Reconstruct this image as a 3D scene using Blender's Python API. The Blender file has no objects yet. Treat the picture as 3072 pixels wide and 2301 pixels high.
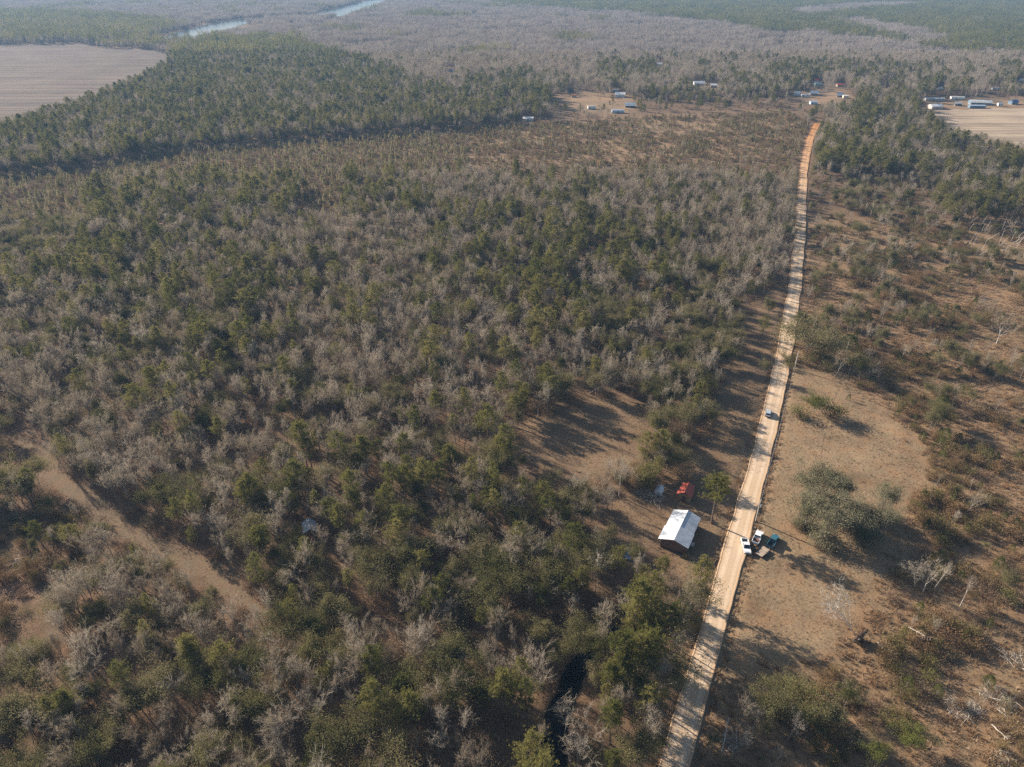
import bpy, math, random
import numpy as np
from mathutils import Vector, Matrix

# ------------------------------------------------------------------ camera, sky, sun, exposure
CAM_H = 135.0
FPX = 705.0                      # focal length in pixels of a 1024 px wide frame
PITCH = math.radians(31.0)
SUN_AZ = math.radians(-52.0)     # clockwise from +Y
SUN_EL = math.radians(23.0)

scene = bpy.context.scene
col = scene.collection
cam_data = bpy.data.cameras.new("camera")
cam_data.sensor_width = 36.0
cam_data.lens = 36.0 * FPX / 1024.0
cam_data.clip_start = 0.5
cam_data.clip_end = 60000.0
cam = bpy.data.objects.new("camera", cam_data)
col.objects.link(cam)
cam.location = (0, 0, CAM_H)
cam.rotation_euler = (math.pi / 2 - PITCH, 0, 0)
scene.camera = cam

world = bpy.data.worlds.new("World")
scene.world = world
world.use_nodes = True
wn = world.node_tree.nodes
wl = world.node_tree.links
bg = wn["Background"]
sky = wn.new("ShaderNodeTexSky")
sky.sky_type = 'NISHITA'
sky.sun_disc = False
sky.sun_elevation = SUN_EL
sky.sun_rotation = SUN_AZ
sky.air_density = 1.0
sky.dust_density = 1.0
sky.ozone_density = 1.0
bg.inputs["Strength"].default_value = 0.062
HAZE = 0.00012
wl.new(sky.outputs[0], bg.inputs["Color"])

sun_data = bpy.data.lights.new("sun", 'SUN')
sun_data.energy = 5.0
sun_data.angle = math.radians(0.55)
sun_data.color = (1.0, 0.88, 0.74)
sun = bpy.data.objects.new("sun", sun_data)
col.objects.link(sun)
sdir = Vector((math.sin(SUN_AZ) * math.cos(SUN_EL), math.cos(SUN_AZ) * math.cos(SUN_EL), math.sin(SUN_EL)))
sun.rotation_euler = sdir.to_track_quat('Z', 'Y').to_euler()
sun.location = (0, 0, 200)

vs = scene.view_settings
vs.view_transform = 'Standard'
vs.look = 'None'
vs.exposure = 1.25
vs.gamma = 1.0
vs.use_curve_mapping = False
scene.cycles.max_bounces = 3
scene.cycles.diffuse_bounces = 2
scene.cycles.glossy_bounces = 1
scene.cycles.transmission_bounces = 2
scene.cycles.use_denoising = False
scene.cycles.sample_clamp_indirect = 4.0
scene.cycles.volume_bounces = 0
scene.cycles.caustics_reflective = False
scene.cycles.caustics_refractive = False

# ------------------------------------------------------------------ pixel <-> ground helpers (q = 2212 px wide reading of the photograph)
QS = 1024.0 / 2212.0
CP, SP = math.cos(PITCH), math.sin(PITCH)


def ground_q(u, v, z=0.0):
    u = np.asarray(u, float) * QS
    v = np.asarray(v, float) * QS
    x = (u - 512) / FPX
    y = -(v - 383.5) / FPX
    dy = CP + y * SP
    dz = -SP + y * CP
    t = (CAM_H - z) / -dz
    return x * t, dy * t


def ground_p(u, v, z=0.0):       # full photograph pixels
    X, Y = ground_q(u / 3072.0 * 2212.0, v / 3072.0 * 2212.0, z)
    return float(X), float(Y)


def to_q(X, Y, Z):
    f = Y * CP - (Z - CAM_H) * SP
    f = np.maximum(f, 1e-3)
    up = Y * SP + (Z - CAM_H) * CP
    return (512 + FPX * X / f) / QS, (383.5 - FPX * up / f) / QS, f


def inpoly(u, v, poly):
    u = np.asarray(u, float)
    v = np.asarray(v, float)
    r = np.zeros(u.shape, bool)
    n = len(poly)
    j = n - 1
    for i in range(n):
        xi, yi = poly[i]
        xj, yj = poly[j]
        c = ((yi > v) != (yj > v)) & (u < (xj - xi) * (v - yi) / ((yj - yi) + 1e-12) + xi)
        r ^= c
        j = i
    return r


rng = np.random.default_rng(11)
random.seed(11)


def vnoise(x, y, scale, seed=0):
    """smooth value noise 0..1"""
    x = np.asarray(x, float) / scale + 1000.3 + seed * 17.7
    y = np.asarray(y, float) / scale + 1000.7 + seed * 31.1
    xi = np.floor(x).astype(np.int64)
    yi = np.floor(y).astype(np.int64)
    fx = x - xi
    fy = y - yi
    fx = fx * fx * (3 - 2 * fx)
    fy = fy * fy * (3 - 2 * fy)

    def h(a, b):
        n = (a * 374761393 + b * 668265263 + seed * 974711) & 0x7fffffff
        n = ((n ^ (n >> 13)) * 1274126177) & 0x7fffffff
        return ((n ^ (n >> 16)) & 0xffff) / 65535.0
    a = h(xi, yi) * (1 - fx) + h(xi + 1, yi) * fx
    b = h(xi, yi + 1) * (1 - fx) + h(xi + 1, yi + 1) * fx
    return a * (1 - fy) + b * fy


# ------------------------------------------------------------------ materials
def new_mat(name):
    m = bpy.data.materials.new(name)
    m.use_nodes = True
    nt = m.node_tree
    nt.nodes.clear()
    out = nt.nodes.new("ShaderNodeOutputMaterial")
    return m, nt, out


def N(nt, t, **kw):
    n = nt.nodes.new(t)
    for k, v in kw.items():
        setattr(n, k, v)
    return n


def ramp(nt, stops):
    r = nt.nodes.new("ShaderNodeValToRGB")
    e = r.color_ramp.elements
    e[0].position, e[0].color = stops[0][0], (*stops[0][1], 1)
    e[1].position, e[1].color = stops[-1][0], (*stops[-1][1], 1)
    for p, c in stops[1:-1]:
        x = e.new(p)
        x.color = (*c, 1)
    return r


def plain(name, c, rough=0.6, metal=0.0, var=0.12, scale=2.0, spec=0.4):
    m, nt, out = new_mat(name)
    b = N(nt, "ShaderNodeBsdfPrincipled")
    tc = N(nt, "ShaderNodeTexCoord")
    nz = N(nt, "ShaderNodeTexNoise")
    nz.inputs["Scale"].default_value = scale
    nz.inputs["Detail"].default_value = 5
    nt.links.new(tc.outputs["Object"], nz.inputs["Vector"])
    r = ramp(nt, [(0.3, tuple(x * (1 - var) for x in c)), (0.7, tuple(min(1, x * (1 + var)) for x in c))])
    nt.links.new(nz.outputs["Fac"], r.inputs[0])
    nt.links.new(r.outputs[0], b.inputs["Base Color"])
    b.inputs["Roughness"].default_value = rough
    b.inputs["Metallic"].default_value = metal
    b.inputs["Specular IOR Level"].default_value = spec
    nt.links.new(b.outputs[0], out.inputs[0])
    return m


def leaf_mat(name, stops, transl=0.3, rough=0.7):
    """foliage: diffuse + translucent, each plant its own tint (object random), patchy inside the crown"""
    m, nt, out = new_mat(name)
    oi = N(nt, "ShaderNodeObjectInfo")
    r = ramp(nt, stops)
    nt.links.new(oi.outputs["Random"], r.inputs[0])
    tc = N(nt, "ShaderNodeTexCoord")
    nz = N(nt, "ShaderNodeTexNoise")
    nz.inputs["Scale"].default_value = 0.9
    nz.inputs["Detail"].default_value = 3
    nt.links.new(tc.outputs["Object"], nz.inputs["Vector"])
    mr = N(nt, "ShaderNodeMapRange")
    mr.inputs["From Min"].default_value = 0.3
    mr.inputs["From Max"].default_value = 0.7
    mr.inputs["To Min"].default_value = 0.72
    mr.inputs["To Max"].default_value = 1.3
    nt.links.new(nz.outputs["Fac"], mr.inputs["Value"])
    mul = N(nt, "ShaderNodeVectorMath", operation='SCALE')
    nt.links.new(r.outputs[0], mul.inputs[0])
    nt.links.new(mr.outputs[0], mul.inputs["Scale"])
    d = N(nt, "ShaderNodeBsdfDiffuse")
    t = N(nt, "ShaderNodeBsdfTranslucent")
    nt.links.new(mul.outputs[0], d.inputs["Color"])
    nt.links.new(mul.outputs[0], t.inputs["Color"])
    mx = N(nt, "ShaderNodeMixShader")
    mx.inputs[0].default_value = transl
    nt.links.new(d.outputs[0], mx.inputs[1])
    nt.links.new(t.outputs[0], mx.inputs[2])
    nt.links.new(mx.outputs[0], out.inputs[0])
    return m


M = {}
M['pine'] = leaf_mat("pine_needles", [(0, (0.122, 0.126, 0.038)), (0.5, (0.180, 0.170, 0.053)), (1, (0.245, 0.218, 0.078))], 0.45)
M['ever'] = leaf_mat("evergreen_leaves", [(0, (0.105, 0.104, 0.040)), (0.35, (0.165, 0.150, 0.068)), (0.7, (0.24, 0.205, 0.110)), (1, (0.175, 0.160, 0.064))], 0.38)
M['cedar'] = leaf_mat("cedar_leaves", [(0, (0.085, 0.10, 0.028)), (1, (0.15, 0.15, 0.042))], 0.25)
M['bush'] = leaf_mat("bush_leaves", [(0, (0.115, 0.105, 0.038)), (0.35, (0.18, 0.13, 0.06)), (0.7, (0.25, 0.15, 0.082)), (1, (0.16, 0.15, 0.052))], 0.3)
M['twig'] = leaf_mat("bare_twigs", [(0, (0.29, 0.23, 0.165)), (0.4, (0.385, 0.322, 0.245)), (0.75, (0.45, 0.39, 0.315)), (1, (0.34, 0.275, 0.185))], 0.3)
M['thicket'] = leaf_mat("thicket_twigs", [(0, (0.22, 0.145, 0.095)), (0.5, (0.29, 0.21, 0.145)), (1, (0.21, 0.185, 0.095))], 0.25)
M['grass'] = leaf_mat("dry_grass", [(0, (0.28, 0.17, 0.09)), (0.5, (0.36, 0.25, 0.155)), (1, (0.44, 0.33, 0.22))], 0.35)
M['young'] = leaf_mat("young_pine_needles", [(0, (0.22, 0.205, 0.09)), (0.5, (0.29, 0.26, 0.13)), (1, (0.36, 0.30, 0.18))], 0.5)
M['swamp'] = leaf_mat("swamp_twigs", [(0, (0.27, 0.225, 0.19)), (0.5, (0.34, 0.29, 0.245)), (1, (0.40, 0.34, 0.285))], 0.25)  # far copy of the bare twigs, darkened for the self-shadow that groves lack
M['greyoak'] = leaf_mat("grey_green_leaves", [(0, (0.15, 0.145, 0.085)), (0.5, (0.21, 0.195, 0.12)), (1, (0.26, 0.235, 0.15))], 0.36)
M['autumn'] = leaf_mat("autumn_leaves", [(0, (0.28, 0.15, 0.06)), (1, (0.30, 0.20, 0.08))], 0.3)
M['pinebark'] = plain("pine_bark", (0.16, 0.115, 0.085), 0.9, scale=1.5, var=0.3)
M['bark'] = plain("grey_bark", (0.26, 0.225, 0.19), 0.9, scale=1.5, var=0.25)
M['palebark'] = plain("pale_dead_bark", (0.47, 0.42, 0.355), 0.9, scale=1.5, var=0.2)
M['rootsoil'] = plain("root_soil", (0.10, 0.06, 0.04), 1.0, scale=1.2, var=0.4)


# ------------------------------------------------------------------ mesh building
class MB:
    def __init__(self):
        self.v = []
        self.f = []
        self.m = []
        self.n = 0

    def add(self, v, f, mat=0):
        v = np.asarray(v, float).reshape(-1, 3)
        f = np.asarray(f, np.int64)
        if f.ndim == 2 and f.shape[1] == 4:
            f = np.vstack([f[:, [0, 1, 2]], f[:, [0, 2, 3]]])
        self.v.append(v)
        self.f.append(f + self.n)
        self.m.append(np.full(len(f), mat))
        self.n += len(v)

    def tube(self, pts, rad, sides=5, mat=0, cap=False):
        pts = np.asarray(pts, float)
        rad = np.asarray(rad, float)
        n = len(pts)
        d = np.gradient(pts, axis=0)
        d /= np.linalg.norm(d, axis=1)[:, None] + 1e-9
        ref = np.array([1.0, 0, 0]) if abs(d[0][0]) < 0.8 else np.array([0, 1.0, 0])
        a = np.cross(d, ref)
        a /= np.linalg.norm(a, axis=1)[:, None] + 1e-9
        b = np.cross(d, a)
        ang = np.arange(sides) / sides * 2 * math.pi
        ring = (np.cos(ang)[None, :, None] * a[:, None, :] + np.sin(ang)[None, :, None] * b[:, None, :]) * rad[:, None, None]
        v = (pts[:, None, :] + ring).reshape(-1, 3)
        f = []
        for i in range(n - 1):
            for k in range(sides):
                k2 = (k + 1) % sides
                f.append((i * sides + k, i * sides + k2, (i + 1) * sides + k2, (i + 1) * sides + k))
        self.add(v, f, mat)
        if cap:
            for i, s in ((0, -1), (n - 1, 1)):
                c = self.n
                ringi = v[i * sides:(i + 1) * sides]
                self.add(np.vstack([ringi, pts[i:i + 1]]), [(k, (k + 1) % sides, sides) for k in range(sides)], mat)

    def blades(self, base, dirs, length, width, mat=0, rhomb=False):
        """many thin triangles (or rhombs): base (n,3), unit dirs (n,3)"""
        n = len(base)
        r = rng.normal(size=(n, 3))
        s = np.cross(dirs, r)
        s /= np.linalg.norm(s, axis=1)[:, None] + 1e-9
        L = np.broadcast_to(np.asarray(length, float), (n,))[:, None]
        W = np.broadcast_to(np.asarray(width, float), (n,))[:, None]
        tip = base + dirs * L
        if not rhomb:
            v = np.stack([base - s * W / 2, base + s * W / 2, tip], 1).reshape(-1, 3)
            f = np.arange(3 * n).reshape(-1, 3)
        else:
            mid = base + dirs * L * 0.5
            v = np.stack([base, mid - s * W / 2, tip, mid + s * W / 2], 1).reshape(-1, 3)
            f = np.arange(4 * n).reshape(-1, 4)
        self.add(v, f, mat)

    def box(self, c, s, mat=0, rot=0.0):
        x, y, z = s[0] / 2, s[1] / 2, s[2] / 2
        v = np.array([(-x, -y, -z), (x, -y, -z), (x, y, -z), (-x, y, -z), (-x, -y, z), (x, -y, z), (x, y, z), (-x, y, z)])
        if rot:
            cr, sr = math.cos(rot), math.sin(rot)
            v = v @ np.array([[cr, sr, 0], [-sr, cr, 0], [0, 0, 1]])
        self.add(v + np.array(c), [(0, 3, 2, 1), (4, 5, 6, 7), (0, 1, 5, 4), (1, 2, 6, 5), (2, 3, 7, 6), (3, 0, 4, 7)], mat)

    def prism(self, poly, axis, a, b, mat=0):
        """extrude 2D outline: axis 'y' -> poly in (x,z) from y=a to y=b; axis 'x' -> poly in (y,z)"""
        n = len(poly)
        if axis == 'y':
            v = [(p[0], a, p[1]) for p in poly] + [(p[0], b, p[1]) for p in poly]
        elif axis == 'x':
            v = [(a, p[0], p[1]) for p in poly] + [(b, p[0], p[1]) for p in poly]
        else:
            v = [(p[0], p[1], a) for p in poly] + [(p[0], p[1], b) for p in poly]
        f = []
        for i in range(n):
            j = (i + 1) % n
            f.append((i, j, n + j, n + i))
        self.add(v, f, mat)
        t = [(0, i, i + 1) for i in range(1, n - 1)] + [(n, n + i + 1, n + i) for i in range(1, n - 1)]
        self.add(v, t, mat)

    def lathe_x(self, prof, c, sides=14, mat=0):
        """profile (offset along x, radius) turned round the x axis"""
        ang = np.arange(sides) / sides * 2 * math.pi
        v = []
        for px, r in prof:
            for a in ang:
                v.append((c[0] + px, c[1] + r * math.cos(a), c[2] + r * math.sin(a)))
        f = []
        for i in range(len(prof) - 1):
            for k in range(sides):
                k2 = (k + 1) % sides
                f.append((i * sides + k, i * sides + k2, (i + 1) * sides + k2, (i + 1) * sides + k))
        self.add(v, f, mat)

    def mesh(self, name, mats, smooth=False):
        v = np.vstack(self.v)
        f = np.vstack(self.f).astype(np.int32)
        mi = np.concatenate(self.m).astype(np.int32)
        me = bpy.data.meshes.new(name)
        me.vertices.add(len(v))
        me.vertices.foreach_set("co", v.astype(np.float32).ravel())
        me.loops.add(len(f) * 3)
        me.loops.foreach_set("vertex_index", f.ravel())
        me.polygons.add(len(f))
        me.polygons.foreach_set("loop_start", np.arange(0, len(f) * 3, 3, dtype=np.int32))
        me.polygons.foreach_set("material_index", mi)
        me.polygons.foreach_set("use_smooth", np.full(len(f), bool(smooth)))
        for m in (mats if isinstance(mats, (list, tuple)) else [mats]):
            me.materials.append(m)
        me.update(calc_edges=True)
        me.validate()
        return me


def tag(o, label=None, cat=None, group=None, kind=None):
    if label:
        o['label'] = label
    if cat:
        o['category'] = cat
    if group:
        o['group'] = group
    if kind:
        o['kind'] = kind
    return o


def link(name, me, parent=None, loc=None, rotz=None):
    o = bpy.data.objects.new(name, me)
    col.objects.link(o)
    if parent:
        o.parent = parent
    if loc is not None:
        o.location = loc
    if rotz is not None:
        o.rotation_euler[2] = rotz
    return o


def empty(name, loc, rotz=0.0, label=None, cat=None, group=None):
    o = bpy.data.objects.new(name, None)
    col.objects.link(o)
    o.location = loc
    o.rotation_euler = (0, 0, rotz)
    o.empty_display_size = 0.5
    return tag(o, label, cat, group)


# ------------------------------------------------------------------ layout read from the photograph (q pixels on the ground)
ROADP = [(2036, -0, 0)]
ROAD_LR = [  # photograph pixels: left x, right x, y
    (1905, 1990, 2480), (1990, 2080, 2301), (2032, 2092, 2182), (2076, 2148, 1997), (2143, 2201, 1812), (2182, 2238, 1650),
    (2219, 2270, 1531), (2245, 2303, 1369), (2289, 2340, 1184), (2333, 2379, 998), (2372, 2414, 887), (2380, 2418, 767),
    (2388, 2418, 602), (2397, 2423, 530), (2407, 2432, 463), (2424, 2447, 407), (2436, 2457, 375), (2460, 2478, 348), (2480, 2494, 330),
    (2500, 2510, 308)]
PQ = 2212.0 / 3072.0
road_c, road_w = [], []
for l, r, y in ROAD_LR:
    a = ground_p(l, y)
    b = ground_p(r, y)
    road_c.append(((a[0] + b[0]) / 2, (a[1] + b[1]) / 2))
    road_w.append((b[0] - a[0]))
road_c = np.array(road_c)
# smooth the centre line and give the road one even width
t_ = np.concatenate([[0], np.cumsum(np.linalg.norm(np.diff(road_c, axis=0), axis=1))])
co_x = np.polyfit(t_, road_c[:, 0], 5)
co_y = np.polyfit(t_, road_c[:, 1], 5)
tt = np.linspace(0, t_[-1], 420)
RC = np.stack([np.polyval(co_x, tt), np.polyval(co_y, tt)], 1)
RD = np.gradient(RC, axis=0)
RD /= np.linalg.norm(RD, axis=1)[:, None]
RN = np.stack([RD[:, 1], -RD[:, 0]], 1)      # to the right of the direction of travel
keep_r = to_q(RC[:, 0], RC[:, 1], 0.0)[1] > 266
RC, RD, RN = RC[keep_r], RD[keep_r], RN[keep_r]
ROAD_HALF = 2.95

POLY = {
    'grass_field': [(1712, 790), (1790, 800), (1850, 835), (1905, 880), (1960, 925), (1995, 975), (2003, 1050), (1965, 1090), (1940, 1150),
                    (1935, 1210), (1905, 1260), (1870, 1300), (1850, 1350), (1800, 1400), (1740, 1440), (1640, 1440), (1575, 1490), (1520, 1530),
                    (1580, 1330), (1600, 1230), (1640, 1060), (1680, 880)],
    'verge': [(1695, 615), (1645, 640), (1605, 710), (1570, 800), (1550, 880), (1525, 960), (1475, 1025), (1480, 1060), (1600, 1060),
              (1625, 960), (1665, 790), (1700, 680)],
    'clearing': [(1105, 940), (1150, 905), (1200, 880), (1330, 850), (1400, 885), (1405, 950), (1380, 1000), (1300, 1035), (1220, 1010), (1150, 1000)],
    'yard': [(1330, 1080), (1400, 1045), (1480, 1030), (1605, 1050), (1570, 1180), (1535, 1310), (1480, 1245), (1420, 1185), (1330, 1130)],
}
SOIL = [[(-60, 885), (60, 910), (95, 1000), (40, 1040), (-60, 1060)], [(-60, 1060), (40, 1085), (40, 1125), (-60, 1130)],
        [(-60, 1200), (60, 1225), (80, 1290), (30, 1310), (-60, 1310)]]
CROP = [(-80, 92), (0, 96), (60, 97), (180, 93), (215, 103), (350, 110), (366, 122), (363, 150), (300, 180), (200, 225), (100, 250), (20, 275), (-80, 290)]
CROP_VIS = [(-80, 98), (180, 96), (215, 104), (350, 112), (363, 122), (330, 140), (200, 193), (100, 222), (20, 248), (-80, 255)]
PAST = [(2005, 240), (2100, 236), (2300, 230), (2300, 340), (2212, 335), (2100, 310), (2040, 275)]
PAST_VIS = [(2012, 242), (2100, 238), (2300, 232), (2300, 304), (2180, 300), (2110, 284), (2055, 272)]
VILL = [[(1190, 205), (1260, 193), (1360, 205), (1372, 240), (1300, 250), (1195, 228)],
        [(1700, 192), (1790, 183), (1840, 200), (1850, 216), (1780, 228), (1715, 216)],
        [(1990, 215), (2300, 203), (2300, 232), (2000, 241)],
        [(1350, 262), (1420, 257), (1560, 268), (1500, 292), (1410, 287)],
        [(1480, 186), (1560, 182), (1570, 196), (1480, 198)]]
VILL_VIS = [[(1200, 206), (1262, 199), (1290, 208), (1290, 226), (1200, 220)],
            [(1710, 196), (1840, 192), (1840, 216), (1715, 214)],
            [(1995, 212), (2300, 205), (2300, 234), (2005, 240)]]
TRACK = [(20, 930), (75, 975), (130, 1040), (200, 1085), (270, 1140), (330, 1175), (400, 1207), (460, 1235), (510, 1275), (565, 1325)]
CREEK = [(1350, 1310), (1325, 1350), (1285, 1400), (1245, 1445), (1222, 1500), (1200, 1560), (1197, 1620), (1190, 1720)]
CREEK_W = [2.0, 3.6, 4.6, 5.2, 5.2, 6.5, 6.5, 6.0]
RIVER = [(380, 88), (395, 82), (450, 64), (520, 47), (600, 40), (680, 37), (730, 26), (780, 13), (840, -3), (900, -12)]


def polyline_world(q, n=200):
    p = np.array([ground_q(u, v) for u, v in q], float)
    t = np.concatenate([[0], np.cumsum(np.linalg.norm(np.diff(p, axis=0), axis=1))])
    # Catmull style smoothing through cubic hermite on chord length
    s = np.linspace(0, t[-1], n)
    m = np.gradient(p, t, axis=0)
    i = np.clip(np.searchsorted(t, s) - 1, 0, len(t) - 2)
    h = (t[i + 1] - t[i])[:, None]
    w = ((s - t[i]) / (t[i + 1] - t[i]))[:, None]
    a = (2 * w**3 - 3 * w**2 + 1) * p[i] + (w**3 - 2 * w**2 + w) * h * m[i]
    return a + (-2 * w**3 + 3 * w**2) * p[i + 1] + (w**3 - w**2) * h * m[i + 1]


track_c = polyline_world(TRACK, 160)
creek_c = polyline_world(CREEK, 120)
creek_hw = np.interp(np.linspace(0, 1, 120), np.linspace(0, 1, len(CREEK_W)), CREEK_W) / 2 * 0.55
river_c = polyline_world(RIVER, 160)
RIVER_HALF = 45.0


def dist_to(X, Y, C):
    """distance of points to a polyline's vertices, and the nearest index"""
    best = np.full(X.shape, 1e9)
    idx = np.zeros(X.shape, int)
    step = max(1, len(C) // 160)
    for k in range(0, len(C), step):
        d = (X - C[k, 0])**2 + (Y - C[k, 1])**2
        b = d < best
        best[b] = d[b]
        idx[b] = k
    return np.sqrt(best), idx


def road_dist(X, Y):
    x = np.interp(Y, RC[:, 1], RC[:, 0])
    sl = np.interp(Y, RC[:, 1], RD[:, 0] / RD[:, 1])
    d = (X - x) / np.sqrt(1 + sl * sl)
    d = np.where(Y > RC[-1, 1], 99.0, d)
    return d


def in_any(u, v, polys):
    r = np.zeros(np.shape(u), bool)
    for p in polys:
        r |= inpoly(u, v, p)
    return r


# ------------------------------------------------------------------ ground
def axis(a0, a1, fine, b0, b1, growth):
    c = list(np.arange(a0, a1 + fine * 0.5, fine))
    lo, st = a0, fine
    L = []
    while lo > b0:
        st *= growth
        lo -= st
        L.append(lo)
    hi, st = a1, fine
    Hh = []
    while hi < b1:
        st *= growth
        hi += st
        Hh.append(hi)
    return np.array(L[::-1] + c + Hh)


gx = axis(-150, 200, 1.1, -15000, 15000, 1.045)
gy = axis(45, 330, 1.1, -15000, 16000, 1.045)
GX, GY = np.meshgrid(gx, gy)
gq_u, gq_v, gq_f = to_q(GX, GY, 0.0)
vis = (GY > 10)
jit = (vnoise(GX, GY, 3.0, 3) - 0.5) * 34 + (vnoise(GX, GY, 9.0, 4) - 0.5) * 50
scl = np.clip(gq_f, 60, 2000) / 150.0
gu, gv = gq_u + jit / scl, gq_v + (vnoise(GX, GY, 3.0, 5) - 0.5) * 50 / scl
mown = np.zeros(GX.shape)
for k, wgt in (('grass_field', 1.0), ('verge', 0.42), ('clearing', 0.5), ('yard', 0.42)):
    mown = np.maximum(mown, (inpoly(gu, gv, POLY[k]) & vis) * wgt)
rd = road_dist(GX, GY)
mown = np.where((np.abs(rd) < 5.5) & vis & (GY < 330), np.maximum(mown, 0.8), mown)
soil = (in_any(gu, gv, SOIL) & vis) * 1.0
vill = (in_any(gu, gv, VILL) & vis) * 1.0
right = ((rd > 4) & (GY < 420) & (GY > 0)) * 1.0
openz = (inpoly(gu, gv, [(-300, 385), (190, 360), (560, 312), (740, 297), (1130, 267), (1700, 236), (1740, 262), (1730, 345), (1300, 352), (800, 362), (350, 372), (-300, 440)]) & vis) * 1.0
scrub = np.maximum(right, openz)


def blur(a, n=1):
    for _ in range(n):
        b = a.copy()
        b[1:-1, 1:-1] = (a[1:-1, 1:-1] * 2 + a[:-2, 1:-1] + a[2:, 1:-1] + a[1:-1, :-2] + a[1:-1, 2:]) / 6
        a = b
    return a


mown, soil, vill, scrub = blur(mown, 2), blur(soil, 2), blur(vill, 1), blur(scrub, 2)
GZ = (vnoise(GX, GY, 6, 7) - 0.5) * 0.35 + (vnoise(GX, GY, 2.3, 8) - 0.5) * 0.18 - 0.2
near = (np.abs(GX) < 260) & (GY > 20) & (GY < 420)
GZ = np.where(near, GZ, -0.2)
GZ = np.where(mown > 0.3, GZ * 0.25 - 0.06, GZ)
ard = np.abs(rd)
GZ = np.where(near & (ard < 3.2), -0.12, GZ)
GZ = np.where(near & (ard > 3.2) & (ard < 4.6), -0.42 - 0.15 * vnoise(GX, GY, 4, 9), GZ)   # ditches
td_, _ = dist_to(GX, GY, track_c)
GZ = np.where(near & (td_ < 6), -0.12, GZ)
cd, ci = dist_to(GX, GY, creek_c)
GZ = np.where(near, np.where(cd < creek_hw[ci] + 0.9, -1.4, np.where(cd < creek_hw[ci] + 2.6, -0.5, GZ)), GZ)

m, nt, out = new_mat("ground_soil")
b = N(nt, "ShaderNodeBsdfPrincipled")
b.inputs["Roughness"].default_value = 0.95
b.inputs["Specular IOR Level"].default_value = 0.1
geo = N(nt, "ShaderNodeNewGeometry")


def noise(nt, scale, detail=6, rough=0.6):
    n = N(nt, "ShaderNodeTexNoise")
    n.inputs["Scale"].default_value = scale
    n.inputs["Detail"].default_value = detail
    n.inputs["Roughness"].default_value = rough
    nt.links.new(geo.outputs["Position"], n.inputs["Vector"])
    return n


def mixc(nt, fac, a, bcol, mode='MIX'):
    x = N(nt, "ShaderNodeMix", data_type='RGBA', blend_type=mode)
    nt.links.new(fac, x.inputs[0]) if not isinstance(fac, float) else setattr(x.inputs[0], 'default_value', fac)
    nt.links.new(a, x.inputs[6])
    nt.links.new(bcol, x.inputs[7])
    return x.outputs[2]


n_big, n_mid, n_fine = noise(nt, 0.025), noise(nt, 0.16), noise(nt, 1.6, 8, 0.7)
r_lit = ramp(nt, [(0.28, (0.075, 0.05, 0.034)), (0.5, (0.155, 0.095, 0.058)), (0.72, (0.24, 0.145, 0.085))])
nt.links.new(n_fine.outputs["Fac"], r_lit.inputs[0])
r_lit2 = ramp(nt, [(0.35, (0.10, 0.078, 0.05)), (0.65, (0.20, 0.125, 0.07))])
nt.links.new(n_mid.outputs["Fac"], r_lit2.inputs[0])
litter = mixc(nt, 0.45, r_lit.outputs[0], r_lit2.outputs[0])
r_mown = ramp(nt, [(0.3, (0.208, 0.148, 0.093)), (0.5, (0.298, 0.215, 0.137)), (0.7, (0.38, 0.286, 0.19))])
nt.links.new(n_fine.outputs["Fac"], r_mown.inputs[0])
r_mown2 = ramp(nt, [(0.35, (0.345, 0.20, 0.10)), (0.5, (0.295, 0.21, 0.13)), (0.68, (0.218, 0.185, 0.11))])
nt.links.new(n_mid.outputs["Fac"], r_mown2.inputs[0])
mowncol = mixc(nt, 0.5, r_mown.outputs[0], r_mown2.outputs[0])
n_patch = noise(nt, 0.07, 5, 0.65)
r_patch = ramp(nt, [(0.33, (0.58, 0.55, 0.52)), (0.5, (0.80, 0.78, 0.75)), (0.68, (1.0, 0.97, 0.92))])
nt.links.new(n_patch.outputs["Fac"], r_patch.inputs[0])
mowncol = mixc(nt, 1.0, mowncol, r_patch.outputs[0], 'MULTIPLY')
r_scr = ramp(nt, [(0.3, (0.14, 0.095, 0.056)), (0.5, (0.235, 0.16, 0.095)), (0.7, (0.33, 0.24, 0.15))])
nt.links.new(n_fine.outputs["Fac"], r_scr.inputs[0])
r_scr2 = ramp(nt, [(0.35, (0.27, 0.155, 0.08)), (0.65, (0.165, 0.12, 0.07))])
nt.links.new(n_mid.outputs["Fac"], r_scr2.inputs[0])
scrcol = mixc(nt, 0.5, r_scr.outputs[0], r_scr2.outputs[0])
r_soil = ramp(nt, [(0.3, (0.14, 0.08, 0.05)), (0.5, (0.23, 0.145, 0.095)), (0.7, (0.31, 0.205, 0.14))])
nt.links.new(n_fine.outputs["Fac"], r_soil.inputs[0])
r_vil = ramp(nt, [(0.35, (0.30, 0.19, 0.11)), (0.65, (0.20, 0.145, 0.088))])
nt.links.new(n_big.outputs["Fac"], r_vil.inputs[0])
att = N(nt, "ShaderNodeAttribute", attribute_name="zones")
sep = N(nt, "ShaderNodeSeparateColor")
nt.links.new(att.outputs["Color"], sep.inputs[0])
c1 = mixc(nt, sep.outputs[2], litter, scrcol)
c2 = mixc(nt, sep.outputs[0], c1, mowncol)
c3 = mixc(nt, sep.outputs[1], c2, r_soil.outputs[0])
c4 = mixc(nt, att.outputs["Alpha"], c3, r_vil.outputs[0])
nt.links.new(c4, b.inputs["Base Color"])
bm_ = N(nt, "ShaderNodeBump")
bm_.inputs["Strength"].default_value = 0.7
bm_.inputs["Distance"].default_value = 0.25
nt.links.new(n_fine.outputs["Fac"], bm_.inputs["Height"])
nt.links.new(bm_.outputs[0], b.inputs["Normal"])
nt.links.new(b.outputs[0], out.inputs[0])
M['ground'] = m

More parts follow.
